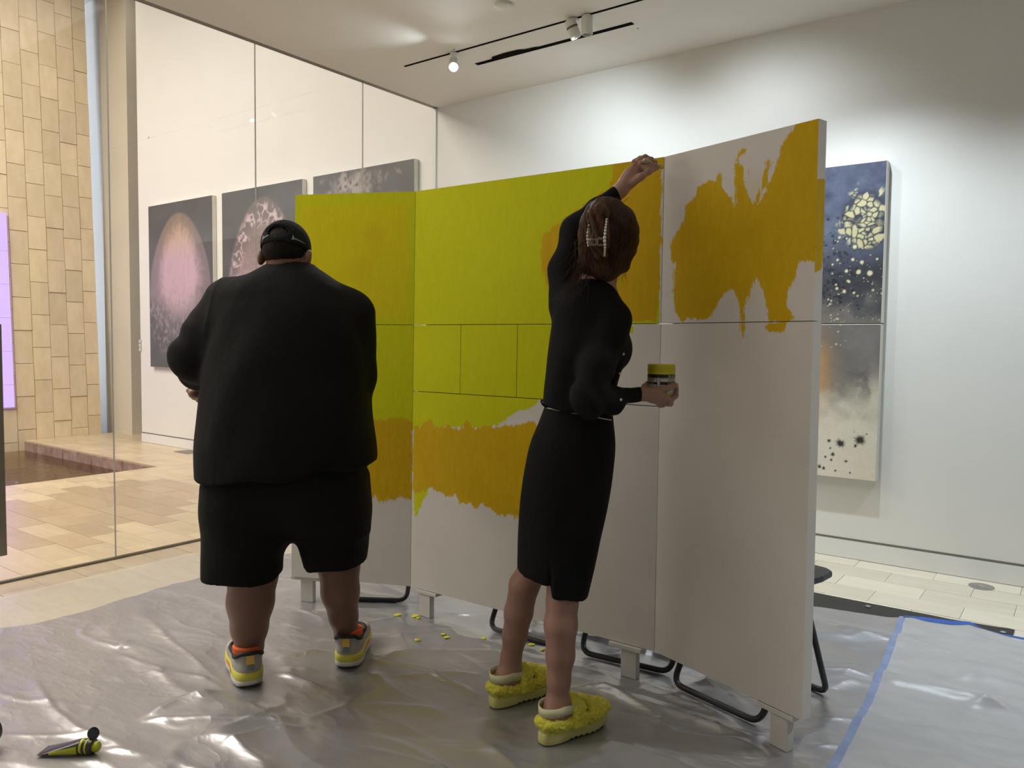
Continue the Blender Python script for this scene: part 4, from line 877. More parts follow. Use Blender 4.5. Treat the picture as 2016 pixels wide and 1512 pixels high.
def skin_mat(name, c1, c2):
    m, t, b = nt(name); v = coords(t); t.links.new(ramp(t, noise(t, v, 9, 5), [(.3, c1), (.7, c2)]), b.inputs['Base Color'])
    b.inputs['Roughness'].default_value = .5; b.inputs['Subsurface Weight'].default_value = .06; b.inputs['Subsurface Radius'].default_value = (.01, .004, .002)
    bump(t, b, noise(t, v, 320, 2), .12, .002); return m
def cloth_mat(name, col, weave=400, wr=.35):
    m, t, b = nt(name); v = coords(t); vs = coords(t, (5, 5, 2.2)); n1 = noise(t, vs, 1.4, 5, .55)
    t.links.new(ramp(t, noise(t, v, 7, 3), [(.3, tuple(c*.8 for c in col)), (.7, tuple(c*1.2 for c in col))]), b.inputs['Base Color'])
    b.inputs['Roughness'].default_value = .85; b.inputs['Specular IOR Level'].default_value = .18; b.inputs['Sheen Weight'].default_value = .0
    bump(t, b, math_(t, 'ADD', n1, math_(t, 'MULTIPLY', noise(t, v, weave, 2), .02)), wr, .03); return m
M['skin_man'] = skin_mat('skin_tan', (.20, .105, .075), (.25, .135, .095)); M['skin_woman'] = skin_mat('skin_light', (.34, .19, .145), (.40, .235, .18))
M['black_knit'] = cloth_mat('black_jersey', (.0075, .0075, .0078)); M['black_shorts'] = cloth_mat('black_shorts_cloth', (.0085, .009, .009)); M['black_blouse'] = cloth_mat('black_blouse', (.0065, .0065, .007)); M['black_skirt'] = cloth_mat('black_skirt', (.006, .006, .0065))
M['cap'] = cloth_mat('black_cap_cloth', (.012, .014, .015)); M['thread'] = plain('pale_thread', (.55, .58, .58), .7)
def hair_mat(name, c1, c2):
    m, t, b = nt(name); v = coords(t, (90, 90, 8)); n1 = noise(t, v, 1.5, 4, .6); t.links.new(ramp(t, n1, [(.3, c1), (.7, c2)]), b.inputs['Base Color'])
    b.inputs['Roughness'].default_value = .6; b.inputs['Specular IOR Level'].default_value = .16; bump(t, b, n1, .6, .006); return m
M['hair_dark'] = hair_mat('short_black_hair', (.008, .007, .006), (.018, .015, .013)); M['hair_brown'] = hair_mat('brown_hair', (.024, .011, .006), (.070, .033, .018))
M['hair_twist'] = hair_mat('lighter_brown_hair', (.046, .022, .012), (.13, .064, .034))
M['eye'] = plain('eye', (.6, .58, .55), .2)
def basis(f, up=(0, 0, 1)):        # rows: right, forward, up of a head
    f = np.array(f, float); f /= np.linalg.norm(f); r = np.cross(f, up); r /= np.linalg.norm(r); return np.array([r, f, np.cross(r, f)])
def head_vol(v, c, B, s=1., jaw=1., ear=.091):
    c = np.array(c); g = lambda x, y, z: c+(np.array([x, y, z])*s)@B
    v.ell(g(0, -.010, .025), np.array([.077, .096, .098])*s, .02, B); v.ell(g(0, .040, -.055), np.array([.056*jaw, .058, .068])*s, .03, B); v.ell(g(0, .065, -.098), np.array([.028, .024, .022])*s, .02, B)
    v.cone(g(0, .092, .012), g(0, .112, -.030), .009*s, .014*s, .012); v.ell(g(0, .094, -.062), np.array([.024, .011, .007])*s, .008, B); v.ell(g(0, .093, -.076), np.array([.020, .011, .008])*s, .008, B)
    v.ell(g(0, .083, .030), np.array([.050, .016, .010])*s, .015, B)
    for k in (-1, 1):
        v.ell(g(.034*k, .096, .010), np.array([.017, .012, .012])*s, .01, B, 's'); v.ell(g(.045*k, .070, -.030), np.array([.022, .022, .02])*s, .02, B)
        v.ell(g(ear*k, -.008, -.018), np.array([.013, .022, .033])*s, .008, B); v.ell(g((ear+.013)*k, .002, -.022), np.array([.006, .011, .020])*s, .004, B, 's')
    return g
def eyes(g, parent):
    for k in (-1, 1):
        q = g(.033*k, .080, .010); o = MB().lathe([(.001, -.011), (.008, -.0078), (.011, 0), (.008, .0078), (.001, .011)], q, 12).obj('eye', M['eye'], parent)

# ------------------------------------------------------------------ the man
mb = onz(580, 1330); FM = Frame(mb); P = FM.p
man = thing('person', 'heavy man seen from behind in black cap, long black shirt, shorts and running shoes', 'person', (mb[0], mb[1], 0), HEAD)
DM = 2.98
v = Vol(); Bm = basis((.05, .93, -.36)); hc = P(563, 500, 2.95); gm = head_vol(v, hc, Bm, 1., 1.12)
v.cone(P(566, 505, 2.97), P(570, 575, 2.93), .066, .085, .03)
v.loft([FM.row(545, 520, 630, 2.96, .09), FM.row(575, 470, 665, 2.97, .14), FM.row(640, 445, 700, DM, .20), FM.row(760, 425, 712, DM, .25), FM.row(880, 422, 712, DM, .26), FM.row(960, 450, 690, DM, .17), FM.row(1000, 455, 685, DM, .14)], .03)
lk, la, lf_ = P(497, 1140, 2.93), P(494, 1288, 2.91), P(494, 1325, 2.92)
v.chain([P(500, 1020, 2.95), P(498, 1130, 2.93), P(493, 1185, 2.94), P(491, 1235, 2.955), P(491, 1276, 2.97), P(491, 1296, 2.975)], [.10, .090, .085, .067, .050, .041], .018)
v.chain([P(646, 1000, 3.0), P(667, 1110, 3.05), P(670, 1165, 3.07), P(676, 1212, 3.10), P(683, 1248, 3.13), P(685, 1264, 3.135)], [.10, .080, .073, .056, .046, .043], .018)
v.chain([P(488, 1300, 2.985), P(472, 1296, 3.10)], [.042, .032], .03); v.chain([P(686, 1268, 3.145), P(700, 1266, 3.26)], [.040, .030], .03)
# arms
v.chain([P(455, 605, 2.97), P(374, 712, 2.95), P(392, 756, 3.17)], [.090, .052, .030], .02)
v.chain([P(685, 616, 3.0), P(698, 745, 3.04), P(676, 800, 3.30)], [.075, .052, .032], .02)
wl = P(388, 762, 3.19); v.ell(P(386, 773, 3.235), (.030, .046, .026), .015)
for k, (x, y) in enumerate(((372, 771), (377, 780), (386, 785), (395, 786))):
    v.chain([P(x+6, y-4, 3.25), P(x, y-2, 3.285), P(x+5, y+3, 3.315), P(x+16, y+1, 3.325)], [.0115, .011, .010, .009], .006)
v.chain([P(394, 764, 3.20), P(402, 760, 3.245), P(410, 758, 3.285)], [.013, .0115, .010], .008)
hr = P(700, 812, 3.34); v.ell(hr, (.028, .046, .026), .015)
for k in range(4): v.chain([hr+np.array([.012-.012*k*.3, .035, -.018+.014*k]), hr+np.array([.020, .075, -.022+.014*k]), hr+np.array([.0, .095, -.022+.014*k])], [.0105, .0095, .0085], .006)
v.chain([hr+np.array([-.012, .01, .018]), hr+np.array([-.03, .05, .026])], [.0125, .0095], .008)
body = nets('body', v, .0065, M['skin_man'], man); eyes(gm, body)
# shirt
s = Vol(); s.loft([FM.row(519, 533, 617, 2.945, .066), FM.row(528, 518, 630, 2.945, .085), FM.row(540, 498, 650, 2.95, .12), FM.row(560, 462, 678, 2.96, .165), FM.row(600, 441, 702, 2.97, .215), FM.row(650, 428, 721, DM, .255), FM.row(710, 417, 728, DM, .285), FM.row(780, 405, 733, DM, .305), FM.row(860, 398, 735, DM, .315), FM.row(940, 397, 734, DM, .315), FM.row(985, 397, 733, DM, .315)], .02, 2.25)
s.chain([P(462, 610, 2.96), P(418, 660, 2.945), P(378, 708, 2.94)], [.125, .100, .088], .05); s.chain([P(378, 708, 2.94), P(388, 734, 3.06), P(391, 748, 3.14)], [.088, .068, .050], .03)
s.chain([P(684, 620, 2.99), P(702, 742, 3.03), P(690, 785, 3.24)], [.11, .066, .055], .05)
hz0, hz1 = P(396, 956, 2.66), P(733, 937, 2.66)
def hem(Q): return (hz0[2]+(Q[:, 0]-hz0[0])/(hz1[0]-hz0[0])*(hz1[2]-hz0[2])+.010*np.sin(Q[:, 0]*23+Q[:, 1]*9))-Q[:, 2]
s.cut(hem)
def folds(Q, a=.0035, seed=0):
    x, y, z = Q.T; return a*(np.sin(9*x+5*y+7*z+2.2*np.sin(5*z+seed)+seed)+.7*np.sin(17*x-6*y-13*z+1.7*np.sin(7*x+seed)))+a*1.2*(vnoise(x*7+seed, y*7, z*5, s=seed)-.5)*2
hd0 = P(563, 560, 2.95)[2]
s.warp(lambda Q: folds(Q, .0045, 2)); sm0 = P(442, 575, 2.96)[0]; s.warp(lambda Q: -.004*np.exp(-((Q[:, 0]-sm0-.10*(Q[:, 2]-hd0))/.006)**2)*np.clip((Q[:, 2]-hd0+.25)/.1, 0, 1)); el = P(378, 708, 2.94)
s.warp(lambda Q: .007*np.sin((Q-el)@np.array([38, 30, 62.])+2*np.sin(Q[:, 2]*18))*np.exp(-((Q-el)**2).sum(1)/.11**2))
s.ell(hc+np.array([0, .0, -.045]), (.066, .078, .06), .008, None, 's')
shirt = nets('shirt', s, .008, M['black_knit'], man)
cl = P(575, 521, 2.945); ang = np.linspace(0, 2*math.pi, 40)
MB().tube([cl+np.array([.080*math.cos(a), .078*math.sin(a)+.006, -.012+.006*math.sin(a)]) for a in ang], .0075, 8, False).obj('collar', M['black_shorts'], man)
# shorts
s = Vol(); s.loft([FM.row(885, 418, 716, DM, .25), FM.row(960, 415, 719, DM, .255), FM.row(1010, 411, 719, DM, .20), FM.row(1045, 420, 705, DM, .12)], .02, 2.5)
s.loft([FM.row(950, 414, 600, 2.96, .20), FM.row(1010, 408, 593, 2.955, .20), FM.row(1050, 405, 586, 2.95, .185), FM.row(1070, 404, 571, 2.95, .18), FM.row(1092, 403, 557, 2.945, .175), FM.row(1130, 402, 552, 2.94, .17), FM.row(1175, 403, 549, 2.94, .165)], .05, 2.3)
s.loft([FM.row(940, 560, 719, 2.99, .20), FM.row(1000, 570, 721, 3.01, .19), FM.row(1050, 583, 722, 3.03, .175), FM.row(1076, 592, 721, 3.035, .17), FM.row(1106, 602, 718, 3.045, .163), FM.row(1150, 605, 716, 3.05, .155)], .05, 2.3)
s.ell(P(586, 1022, 2.99), (.07, .15, .055), .03)
zl, zr_ = P(480, 1159, 2.78)[2], P(660, 1128, 2.89)[2]; xm = P(590, 1100, 2.98)[0]
s.cut(lambda Q: np.where(Q[:, 0] < xm, zl, zr_)-Q[:, 2]); s.warp(lambda Q: folds(Q*np.array([1.3, 1.3, .5]), .004, 5))
shorts = nets('shorts', s, .008, M['black_shorts'], man)
tg = P(404, 1111, 2.93); MB().box(tg+np.array([-.004, -.012, -.003]), tg+np.array([.008, .012, .003])).obj('logo_tab', M['thread'], shorts)
# cap
cp_ = Vol(); gc = lambda x, y, z: hc+np.array([x, y, z])@Bm
cp_.ell(gc(0, -.008, .026), (.0915, .108, .098), .01, Bm); cp_.ell(gc(0, -.008, .021), (.0855, .102, .092), .004, Bm, 's')
nb = np.array([0., .12, -1.]); nb /= np.linalg.norm(nb); pb_ = gc(0, -.1, -.004)
cp_.cut(lambda Q: (Q-pb_)@(nb@Bm))
cp_.ell(gc(0, -.112, .036), (.036, .05, .024), .004, Bm, 's')
cp_.warp(lambda Q: -.0012*np.exp(-(((Q-hc)@Bm.T)[:, 0]/.004)**2))
cap = nets('cap', cp_, .0035, M['cap'], man)
b = MB(); V = []
for i, y in enumerate(np.linspace(0, 1, 7)):
    for k, x in enumerate(np.linspace(-1, 1, 15)): V.append(gc(.072*x*(1-.25*y*y), .078+.085*y*(1-.35*x*x)-.03*x*x, .012-.018*y-.012*x*x))
b.add(V, [(i*15+k, i*15+k+1, (i+1)*15+k+1, (i+1)*15+k) for i in range(6) for k in range(14)], True); o = b.obj('brim', M['cap'], cap); so = o.modifiers.new('thickness', 'SOLIDIFY'); so.thickness = .003
MB().lathe([(.009, -.003), (.008, .002), (.001, .0045)], gc(0, -.008, .1245), 14, Bm[2]).obj('button', M['cap'], cap)
def on_cap(x, z, off=.0012):       # a point on the back of the crown
    q = np.array([x, 0, z]); X_, Z_ = x/.0915, (z-.026)/.098; yy = -.008-.108*math.sqrt(max(0, 1-X_*X_-Z_*Z_))-off; return gc(x, yy, z)
for x0, w, sc in ((-.062, .030, 1.), (.052, .032, 1.)):
    b = MB(); pts = []
    for t_ in np.linspace(0, 1, 44): pts.append(on_cap(x0+w*t_+.0012*math.cos(t_*38), .016+.0035*math.sin(t_*38)*(1.2-.7*t_)+.003*t_))
    b.tube(pts, .0009, 5); b.tube([on_cap(x0+.002, .027), on_cap(x0+.006, .014), on_cap(x0-.001, .009)], .0011, 5); b.obj('embroidery', M['thread'], cap, label='white script stitching')
sp_ = [on_cap(.050*math.cos(a), .038+.030*math.sin(a), .0012) for a in np.linspace(0.05, math.pi-.05, 24)]
MB().tube(sp_, .0016, 6).obj('opening_seam', M['cap'], cap)
hv = Vol(); hv.ell(gc(0, -.010, .018), (.083, .1005, .090), .01, Bm); pz = gc(0, 0, .075); hv.cut(lambda Q: (Q-pz)@Bm[2]); pz2 = gc(0, -.1, -.058)
hv.cut(lambda Q: -((Q-pz2)@(np.array([0, .25, 1.])/1.03@Bm))); py_ = gc(0, .028, 0); hv.cut(lambda Q: (Q-py_)@Bm[1]); hv.warp(lambda Q: .0016*(vnoise(*(Q*220).T, s=4)-.5))
for k in (-1, 1): hv.ell(gc(.086*k, .006, -.024), (.016, .026, .038), .004, Bm, 's')
nets('hair', hv, .0032, M['hair_dark'], man)
# running shoes
M['shoe_grey'] = plain('pale_grey_knit', (.46, .45, .43), .7, var=.05, scale=30, bmp=.25); M['shoe_white'] = plain('white_foam', (.72, .72, .70), .55, var=.04, scale=25, bmp=.1); M['shoe_yellow'] = plain('yellow_foam', (.74, .70, .10), .5, var=.05); M['shoe_orange'] = plain('orange_foam', (.85, .30, .10), .5, var=.05)
M['shoe_black'] = plain('black_lining', (.015, .015, .016), .7); M['sock'] = plain('orange_sock', (.85, .16, .05), .8); M['tab'] = plain('amber_pull_tab', (.75, .50, .10), .6); M['teal'] = plain('grey_print', (.18, .24, .24), .6)
def outline(L, wh, wt, n=40):      # foot outline, heel at the origin, toe along +y
    out = []
    for i in range(n):
        t_ = 2*math.pi*i/n; yy = .5-.5*math.cos(t_) if False else (1-math.cos(t_))/2; wv = wh+(wt-wh)*sstep(.25, .72, yy)-.008*math.exp(-((yy-.45)/.15)**2)
        out.append((wv*math.copysign(abs(math.sin(t_))**.62, math.sin(t_)), L*yy))
    return np.array(out)
def rings(b, layers):              # layers: (outline xy array, z or z array)
    n = len(layers[0][0]); V = []
    for o, z in layers: V += [(x, y, zz) for (x, y), zz in zip(o, np.broadcast_to(z, n))]
    F_ = [(j*n+i, j*n+(i+1) % n, (j+1)*n+(i+1) % n, (j+1)*n+i) for j in range(len(layers)-1) for i in range(n)]+[tuple(range(n))[::-1], tuple((len(layers)-1)*n+i for i in range(n))]
    return b.add(V, F_, True)
def scaled(o, sx, sy, cy): return np.stack([o[:, 0]*sx, cy+(o[:, 1]-cy)*sy], 1)
def sneaker(pos, yaw, parent, side, out):
    r = bpy.data.objects.new('running_shoe', None)
    o = outline(.315, .056, .058); yy = o[:, 1]/.315; toe = .022*sstep(.72, 1., yy)+.010*sstep(.12, 0., yy)
    sole = MB(); rings(sole, [(scaled(o, .93, .975, .15), .002+toe), (scaled(o, 1.0, 1., .15), .006+toe), (scaled(o, 1.03, 1.01, .15), .018+toe*.6), (scaled(o, 1.0, 1., .15), .024+toe*.5)])
    so = sole.obj('sole', M['shoe_white'], parent); so.location = pos; so.scale = (1.12, 1.12, 1.12); so.rotation_euler = (0, 0, yaw)
    mid = MB(); rings(mid, [(scaled(o, .99, .995, .15), .0235+toe*.5), (scaled(o, 1.05, 1.015, .15), .030+toe*.45), (scaled(o, 1.02, 1.01, .15), .036+toe*.4), (scaled(o, 1.045, 1.013, .15), .041+toe*.35), (scaled(o, .97, .985, .15), .051+toe*.3)])
    mid.obj('midsole', M['shoe_yellow'], so)
    oc = MB(); sel = [i for i in range(len(o)) if (o[i, 0] > 0) == (out > 0) and .22 < yy[i] < .62]; sel.sort(key=lambda i: yy[i]); V = []
    for i in sel:
        for f_, z_ in ((1.052, .031), (1.054, .036), (1.047, .043)): V.append((o[i, 0]*f_+math.copysign(.0006, out), .15+(o[i, 1]-.15)*1.014, z_+toe[i]*.4))
    oc.add(V, [(3*i+j, 3*i+j+1, 3*(i+1)+j+1, 3*(i+1)+j) for i in range(len(sel)-1) for j in range(2)], True); oc.obj('midsole_patch', M['shoe_orange'], so, label='orange fade on the midsole')
    up = MB(); L_ = [(scaled(o, .93, .97, .15), .048+toe*.4)]
    for z_, sx, sy, y0 in ((.062, .97, .985, .145), (.078, .96, .94, .11), (.092, .94, .78, .055), (.108, .90, .50, .02)): L_.append((scaled(o, sx, sy, y0)+np.array([0, 0]), z_-.012*sstep(.5, 1, yy)*(z_ > .07)-.0*toe))
    L_[-1] = (L_[-1][0], .108+.010*sstep(.15, 0, yy)-.012*np.exp(-((yy-.35)/.2)**2))
    rings(up, L_); uo = up.obj('upper', M['shoe_grey'], so)
    ob = L_[-1][0]; zt_ = L_[-1][1]; cl_ = MB(); pts = [(x*1.0, y, z) for (x, y), z in zip(ob, np.broadcast_to(zt_, len(ob)))]; pts.append(pts[0])
    cl_.tube(pts, .0068, 8, False); cl_.obj('collar', M['shoe_black'], so)
    MB().lathe([(.044, -.022), (.047, -.012), (.0475, .006), (.043, .010)], (0, .078, .116), 24).obj('sock', M['sock'], so)
    MB().prism([(-.013, -.004, .088), (.013, -.004, .088), (.012, .0085, .112), (-.012, .0085, .112)], (0, -.004, -.001)).obj('pull_tab', M['tab'], so)
    for k in range(3): MB().prism([(-.013+.001*k, -.0035-.0008*k, .067+.007*k), (.013-.001*k, -.0035-.0008*k, .067+.007*k), (.013-.001*k, -.0025-.0006*k, .0695+.007*k), (-.013+.001*k, -.0025-.0006*k, .0695+.007*k)], (0, -.0028, 0)).obj('heel_stripe', M['teal'], so)
    return so
lh = FM.w(onz(491, 1357, .004)); rh = FM.w(onz(681, 1320, .004))
s1 = sneaker((lh[0]+.004, lh[1], .0035), math.radians(26), man, 'l', -1); s2 = sneaker((rh[0], rh[1], .0035), math.radians(2), man, 'r', 1)
def text_mesh(txt, size, name='lettering_mesh', ext=.0):
    c = bpy.data.curves.new('lettering_curve', 'FONT'); c.body = txt; c.size = size; c.resolution_u = 3; c.extrude = ext; c.align_x = 'CENTER'
    o = bpy.data.objects.new('lettering_tmp', c); COL.objects.link(o); dg = bpy.context.evaluated_depsgraph_get(); me = bpy.data.meshes.new_from_object(o.evaluated_get(dg)); bpy.data.objects.remove(o); bpy.data.curves.remove(c); me.name = name; return me
# lettering on the outer side of the left shoe
tm = text_mesh('HOKA', .030); co = np.zeros(len(tm.vertices)*3); tm.vertices.foreach_get('co', co); co = co.reshape(-1, 3); o40 = outline(.315, .056, .058, 160)
lf2 = o40[o40[:, 0] < 0]; lf2 = lf2[np.argsort(lf2[:, 1])]
Y_ = .098-co[:, 0]; X_ = np.interp(Y_, .15+(lf2[:, 1]-.15)*.965, lf2[:, 0]*.915); Z_ = .060+co[:, 1]
nv_ = np.stack([X_-.0025+(Z_-.062)*.30, Y_, Z_], -1); tm.vertices.foreach_set('co', nv_.ravel()); tm.update(); tm.materials.append(M['teal']); link('lettering', tm, s1)
# the jar in his hand
jm = thing('paint_jar', 'yellow paint jar mostly hidden in the man\'s left hand in front of him', 'paint jar', tuple(dep(414, 782, 3.34)))
MB().lathe([(.036, 0), (.040, .004), (.040, .058), (.038, .062)], (0, 0, 0), 30).obj('jar_body', M['drop'], jm); MB().lathe([(.041, .060), (.042, .063), (.042, .078), (.040, .081), (.001, .081)], (0, 0, 0), 30).obj('lid', M['lime_plastic'], jm)

# ------------------------------------------------------------------ the woman
wb = onz(1090, 1420); FW = Frame(wb); P = FW.p
woman = thing('person', 'woman from behind in black blouse and pencil skirt reaching up, yellow fleece slippers', 'person', (wb[0], wb[1], 0), HEAD)
Bw = basis((.52, .82, .24), (-.10, .04, 1)); hw = P(1199, 468, 2.60)
v = Vol(); gw = head_vol(v, hw, Bw, .97, .94, .080)
v.cone(P(1196, 500, 2.60), P(1174, 590, 2.60), .050, .054, .03); v.cone(P(1176, 515, 2.60), P(1166, 592, 2.60), .046, .054, .03)
v.loft([FW.row(575, 1120, 1212, 2.60, .055), FW.row(610, 1100, 1226, 2.60, .085), FW.row(680, 1088, 1226, 2.61, .10), FW.row(760, 1084, 1206, 2.62, .095), FW.row(830, 1074, 1200, 2.64, .105), FW.row(900, 1050, 1200, 2.65, .115), FW.row(1000, 1040, 1180, 2.66, .10)], .03)
lA, rA = P(1004, 1322, 2.80), P(1098, 1388, 2.555)
v.chain([P(1082, 960, 2.66), P(1066, 1090, 2.695), P(1049, 1122, 2.715), P(1032, 1152, 2.73), P(1021, 1205, 2.76), P(1014, 1250, 2.78), P(1006, 1295, 2.795), lA, P(1003, 1340, 2.80)], [.06, .050, .051, .0515, .0495, .043, .036, .0335, .034], .015)
v.chain([P(1140, 960, 2.64), P(1114, 1120, 2.585), P(1109, 1160, 2.56), P(1107, 1185, 2.545), P(1104, 1230, 2.54), P(1103, 1290, 2.545), P(1100, 1340, 2.55), rA, P(1096, 1410, 2.555)], [.07, .054, .052, .0505, .0530, .046, .037, .0335, .034], .015)
fd = np.array([.78, .62, 0]); fd /= np.linalg.norm(fd)          # the way the feet point
lF = FW.w(onz(966, 1396)); rF = FW.w(onz(1064, 1469)); SOLE = .042
for f0_, an in ((lF, lA), (rF, rA)):
    h0 = np.array([f0_[0], f0_[1], 0])+fd*.012
    v.cone(h0+np.array([0, 0, SOLE+.030])+fd*.028, h0+fd*.150+np.array([0, 0, SOLE+.022]), .030, .032, .02); v.cone(np.array([an[0], an[1], an[2]]), h0+fd*.115+np.array([0, 0, SOLE+.034]), .033, .028, .03)
    v.cone(np.array([an[0], an[1], an[2]]), h0+fd*.030+np.array([0, 0, SOLE+.040]), .033, .029, .03)
    sd_ = np.array([-fd[1], fd[0], 0])
    for k in range(5): v.cone(h0+fd*.185+sd_*(.028-.014*k)+np.array([0, 0, SOLE+.014]), h0+fd*(.236-.006*abs(k-1))+sd_*(.030-.015*k)+np.array([0, 0, SOLE+.011]), .0105, .0095, .006)
# raised left arm and hand
sh_, eb, wr = P(1112, 590, 2.66), P(1136, 455, 2.73), P(1222, 374, 2.745)
v.chain([sh_, eb, wr], [.046, .037, .0235], .02)
kn = P(1258, 327, 2.765); mid_ = (wr*.45+kn*.55); xd = kn-wr; xd /= np.linalg.norm(xd); nd = np.array([.25, -.95, .10]); nd -= xd*(nd@xd); nd /= np.linalg.norm(nd); wd = np.cross(xd, nd)
Bh = np.array([wd, xd, nd]); v.ell(mid_+nd*.002, (.031, .056, .0145), .014, Bh); v.cone(wr, mid_, .0235, .020, .02)
fing = {'index': [P(1264, 332, 2.757), P(1279, 326, 2.755), P(1290, 326, 2.765), P(1296, 330, 2.775)], 'middle': [P(1262, 322, 2.765), P(1277, 315, 2.77), P(1289, 320, 2.785), P(1293, 327, 2.795)], 'ring': [P(1257, 316, 2.78), P(1270, 309, 2.79), P(1283, 314, 2.805), P(1287, 322, 2.81)], 'little': [P(1248, 318, 2.795), P(1261, 311, 2.805), P(1272, 314, 2.815), P(1276, 321, 2.82)]}
for nm, rr in (('index', .0098), ('middle', .0100), ('ring', .0094), ('little', .0083)): v.chain(fing[nm], [rr*1.06, rr*.97, rr*.88, rr*.75], .006)
v.chain([P(1243, 362, 2.735), P(1262, 348, 2.735), P(1277, 338, 2.75), P(1289, 333, 2.768)], [.0145, .0125, .0105, .0088], .010)
for a_, b_ in (((1228, 364), (1258, 326)), ((1224, 360), (1250, 322))): v.cone(P(*a_, 2.728), P(*b_, 2.752), .004, .006, .008)          # tendons on the back of the hand
# right arm and the hand round the jar
JX, JD = 1301, 2.62
sr, er, wr2 = P(1212, 622, 2.54), P(1158, 786, 2.45), P(1262, 776, 2.545)
v.chain([sr, er, wr2], [.046, .032, .0205], .015)
pc = P(1286, 777, 2.556); v.ell(pc, (.041, .0145, .0235), .012, np.array([[.96, .26, .02], [-.26, .96, 0], [0, 0, 1.]])); v.cone(wr2, pc, .0205, .017, .015)
v.ell(P(1292, 788, 2.575), (.034, .022, .0115), .012)
v.chain([P(1302, 767, 2.556), P(1315, 764, 2.556), P(1325, 760, 2.575), P(1331, 758, 2.598)], [.0108, .0100, .0090, .0078], .006)
v.chain([P(1306, 779, 2.560), P(1320, 789, 2.562), P(1330, 779, 2.590), P(1332, 765, 2.603)], [.0108, .0100, .0090, .0078], .006)
v.chain([P(1304, 787, 2.566), P(1314, 794, 2.580), P(1320, 795, 2.620), P(1318, 795, 2.650)], [.0106, .0098, .0090, .0078], .006)
v.chain([P(1293, 790, 2.570), P(1300, 797, 2.590), P(1305, 797, 2.628), P(1304, 797, 2.655)], [.0100, .0092, .0085, .0072], .006)
v.chain([P(1270, 768, 2.560), P(1270, 762, 2.600), P(1275, 757, 2.640), P(1284, 755, 2.664)], [.0135, .0115, .0100, .0085], .008)
bodyw = nets('body', v, .0042, M['skin_woman'], woman); eyes(gw, bodyw)
def surf(x, y, vol, lo=2.3, hi=2.8):
    T_ = np.linspace(lo, hi, 126); p0, p1 = P(x, y, lo), P(x, y, hi); d_ = vol(p0+(p1-p0)*((T_-lo)/(hi-lo))[:, None]) < 0
    return T_[d_.argmax()] if d_.any() else None
# blouse
s = Vol(); s.loft([FW.row(552, 1140, 1206, 2.60, .058), FW.row(566, 1124, 1213, 2.60, .075), FW.row(585, 1106, 1224, 2.60, .095), FW.row(612, 1092, 1235, 2.60, .108), FW.row(650, 1083, 1235, 2.605, .118), FW.row(692, 1078, 1236, 2.61, .128), FW.row(735, 1075, 1222, 2.615, .118), FW.row(775, 1072, 1212, 2.62, .112), FW.row(805, 1073, 1207, 2.63, .115), FW.row(840, 1080, 1200, 2.64, .10)], .02, 2.2)
s.ell(P(1222, 690, 2.66), (.030, .06, .050), .04)
s.chain([P(1116, 600, 2.65), P(1110, 530, 2.69), eb, P(1178, 412, 2.74)], [.058, .050, .046, .036], .04); s.chain([P(1178, 412, 2.74), P(1208, 386, 2.745)], [.036, .029], .02); s.cone(P(1204, 390, 2.745), P(1218, 378, 2.746), .0285, .0285, .006)
s.chain([P(1209, 628, 2.54), P(1178, 720, 2.48), er], [.054, .051, .056], .035); s.chain([er, P(1205, 787, 2.485), P(1232, 778, 2.52)], [.056, .046, .028], .02); s.cone(P(1222, 781, 2.503), P(1259, 776, 2.542), .0315, .0250, .006)
bz0, bz1 = P(1072, 800, 2.52), P(1205, 832, 2.52)
s.cut(lambda Q: np.where(Q[:, 1] > P(1150, 800, 2.47)[1], bz0[2]+(Q[:, 0]-bz0[0])/(bz1[0]-bz0[0])*(bz1[2]-bz0[2])-Q[:, 2], -1.))
s.cut(lambda Q: np.where((Q[:, 0] > P(1140, 440, 2.7)[0]) & (Q[:, 2] > P(0, 450, 2.7)[2]), (Q-P(1218, 377, 2.746))@(wr-P(1178, 412, 2.74))/.12, -1.))
s.cut(lambda Q: np.where((Q[:, 0] > P(1225, 770, 2.5)[0]) & (Q[:, 2] < P(0, 740, 2.5)[2]), Q[:, 0]-P(1262, 775, 2.545)[0], -1.))
s.warp(lambda Q: folds(Q*np.array([1.6, 1.6, 1.5]), .0022, 8)); s.warp(lambda Q: .004*np.sin((Q-er)@np.array([70, 20, 55.]))*np.exp(-((Q-er)**2).sum(1)/.10**2))
s.warp(lambda Q: .003*np.sin(Q[:, 0]*55+Q[:, 1]*40)*np.exp(-((Q[:, 2]-P(0, 800, 2.62)[2])/.05)**2))
s.ell(P(1182, 540, 2.60), (.058, .056, .075), .008, None, 's')
blouse = nets('blouse', s, .0055, M['black_blouse'], woman)
M['pearl'] = plain('pearl', (.80, .79, .76), .15, var=.03, spec=.8)
for (x, y, D) in ((1227, 697, 2.542), (1219, 735, 2.535), (1222, 787, 2.455)):
    # seat each pearl button on the blouse surface along its sight line
    c = None
    t_ = surf(x, y, s, 2.25, 2.72); c = P(x, y, t_) if t_ else None
    if c is None: c = P(x, y, D)
    MB().lathe([(.001, -.0045), (.004, -.003), (.0052, 0), (.004, .003), (.001, .0045)], c, 12).obj('pearl_button', M['pearl'], blouse)
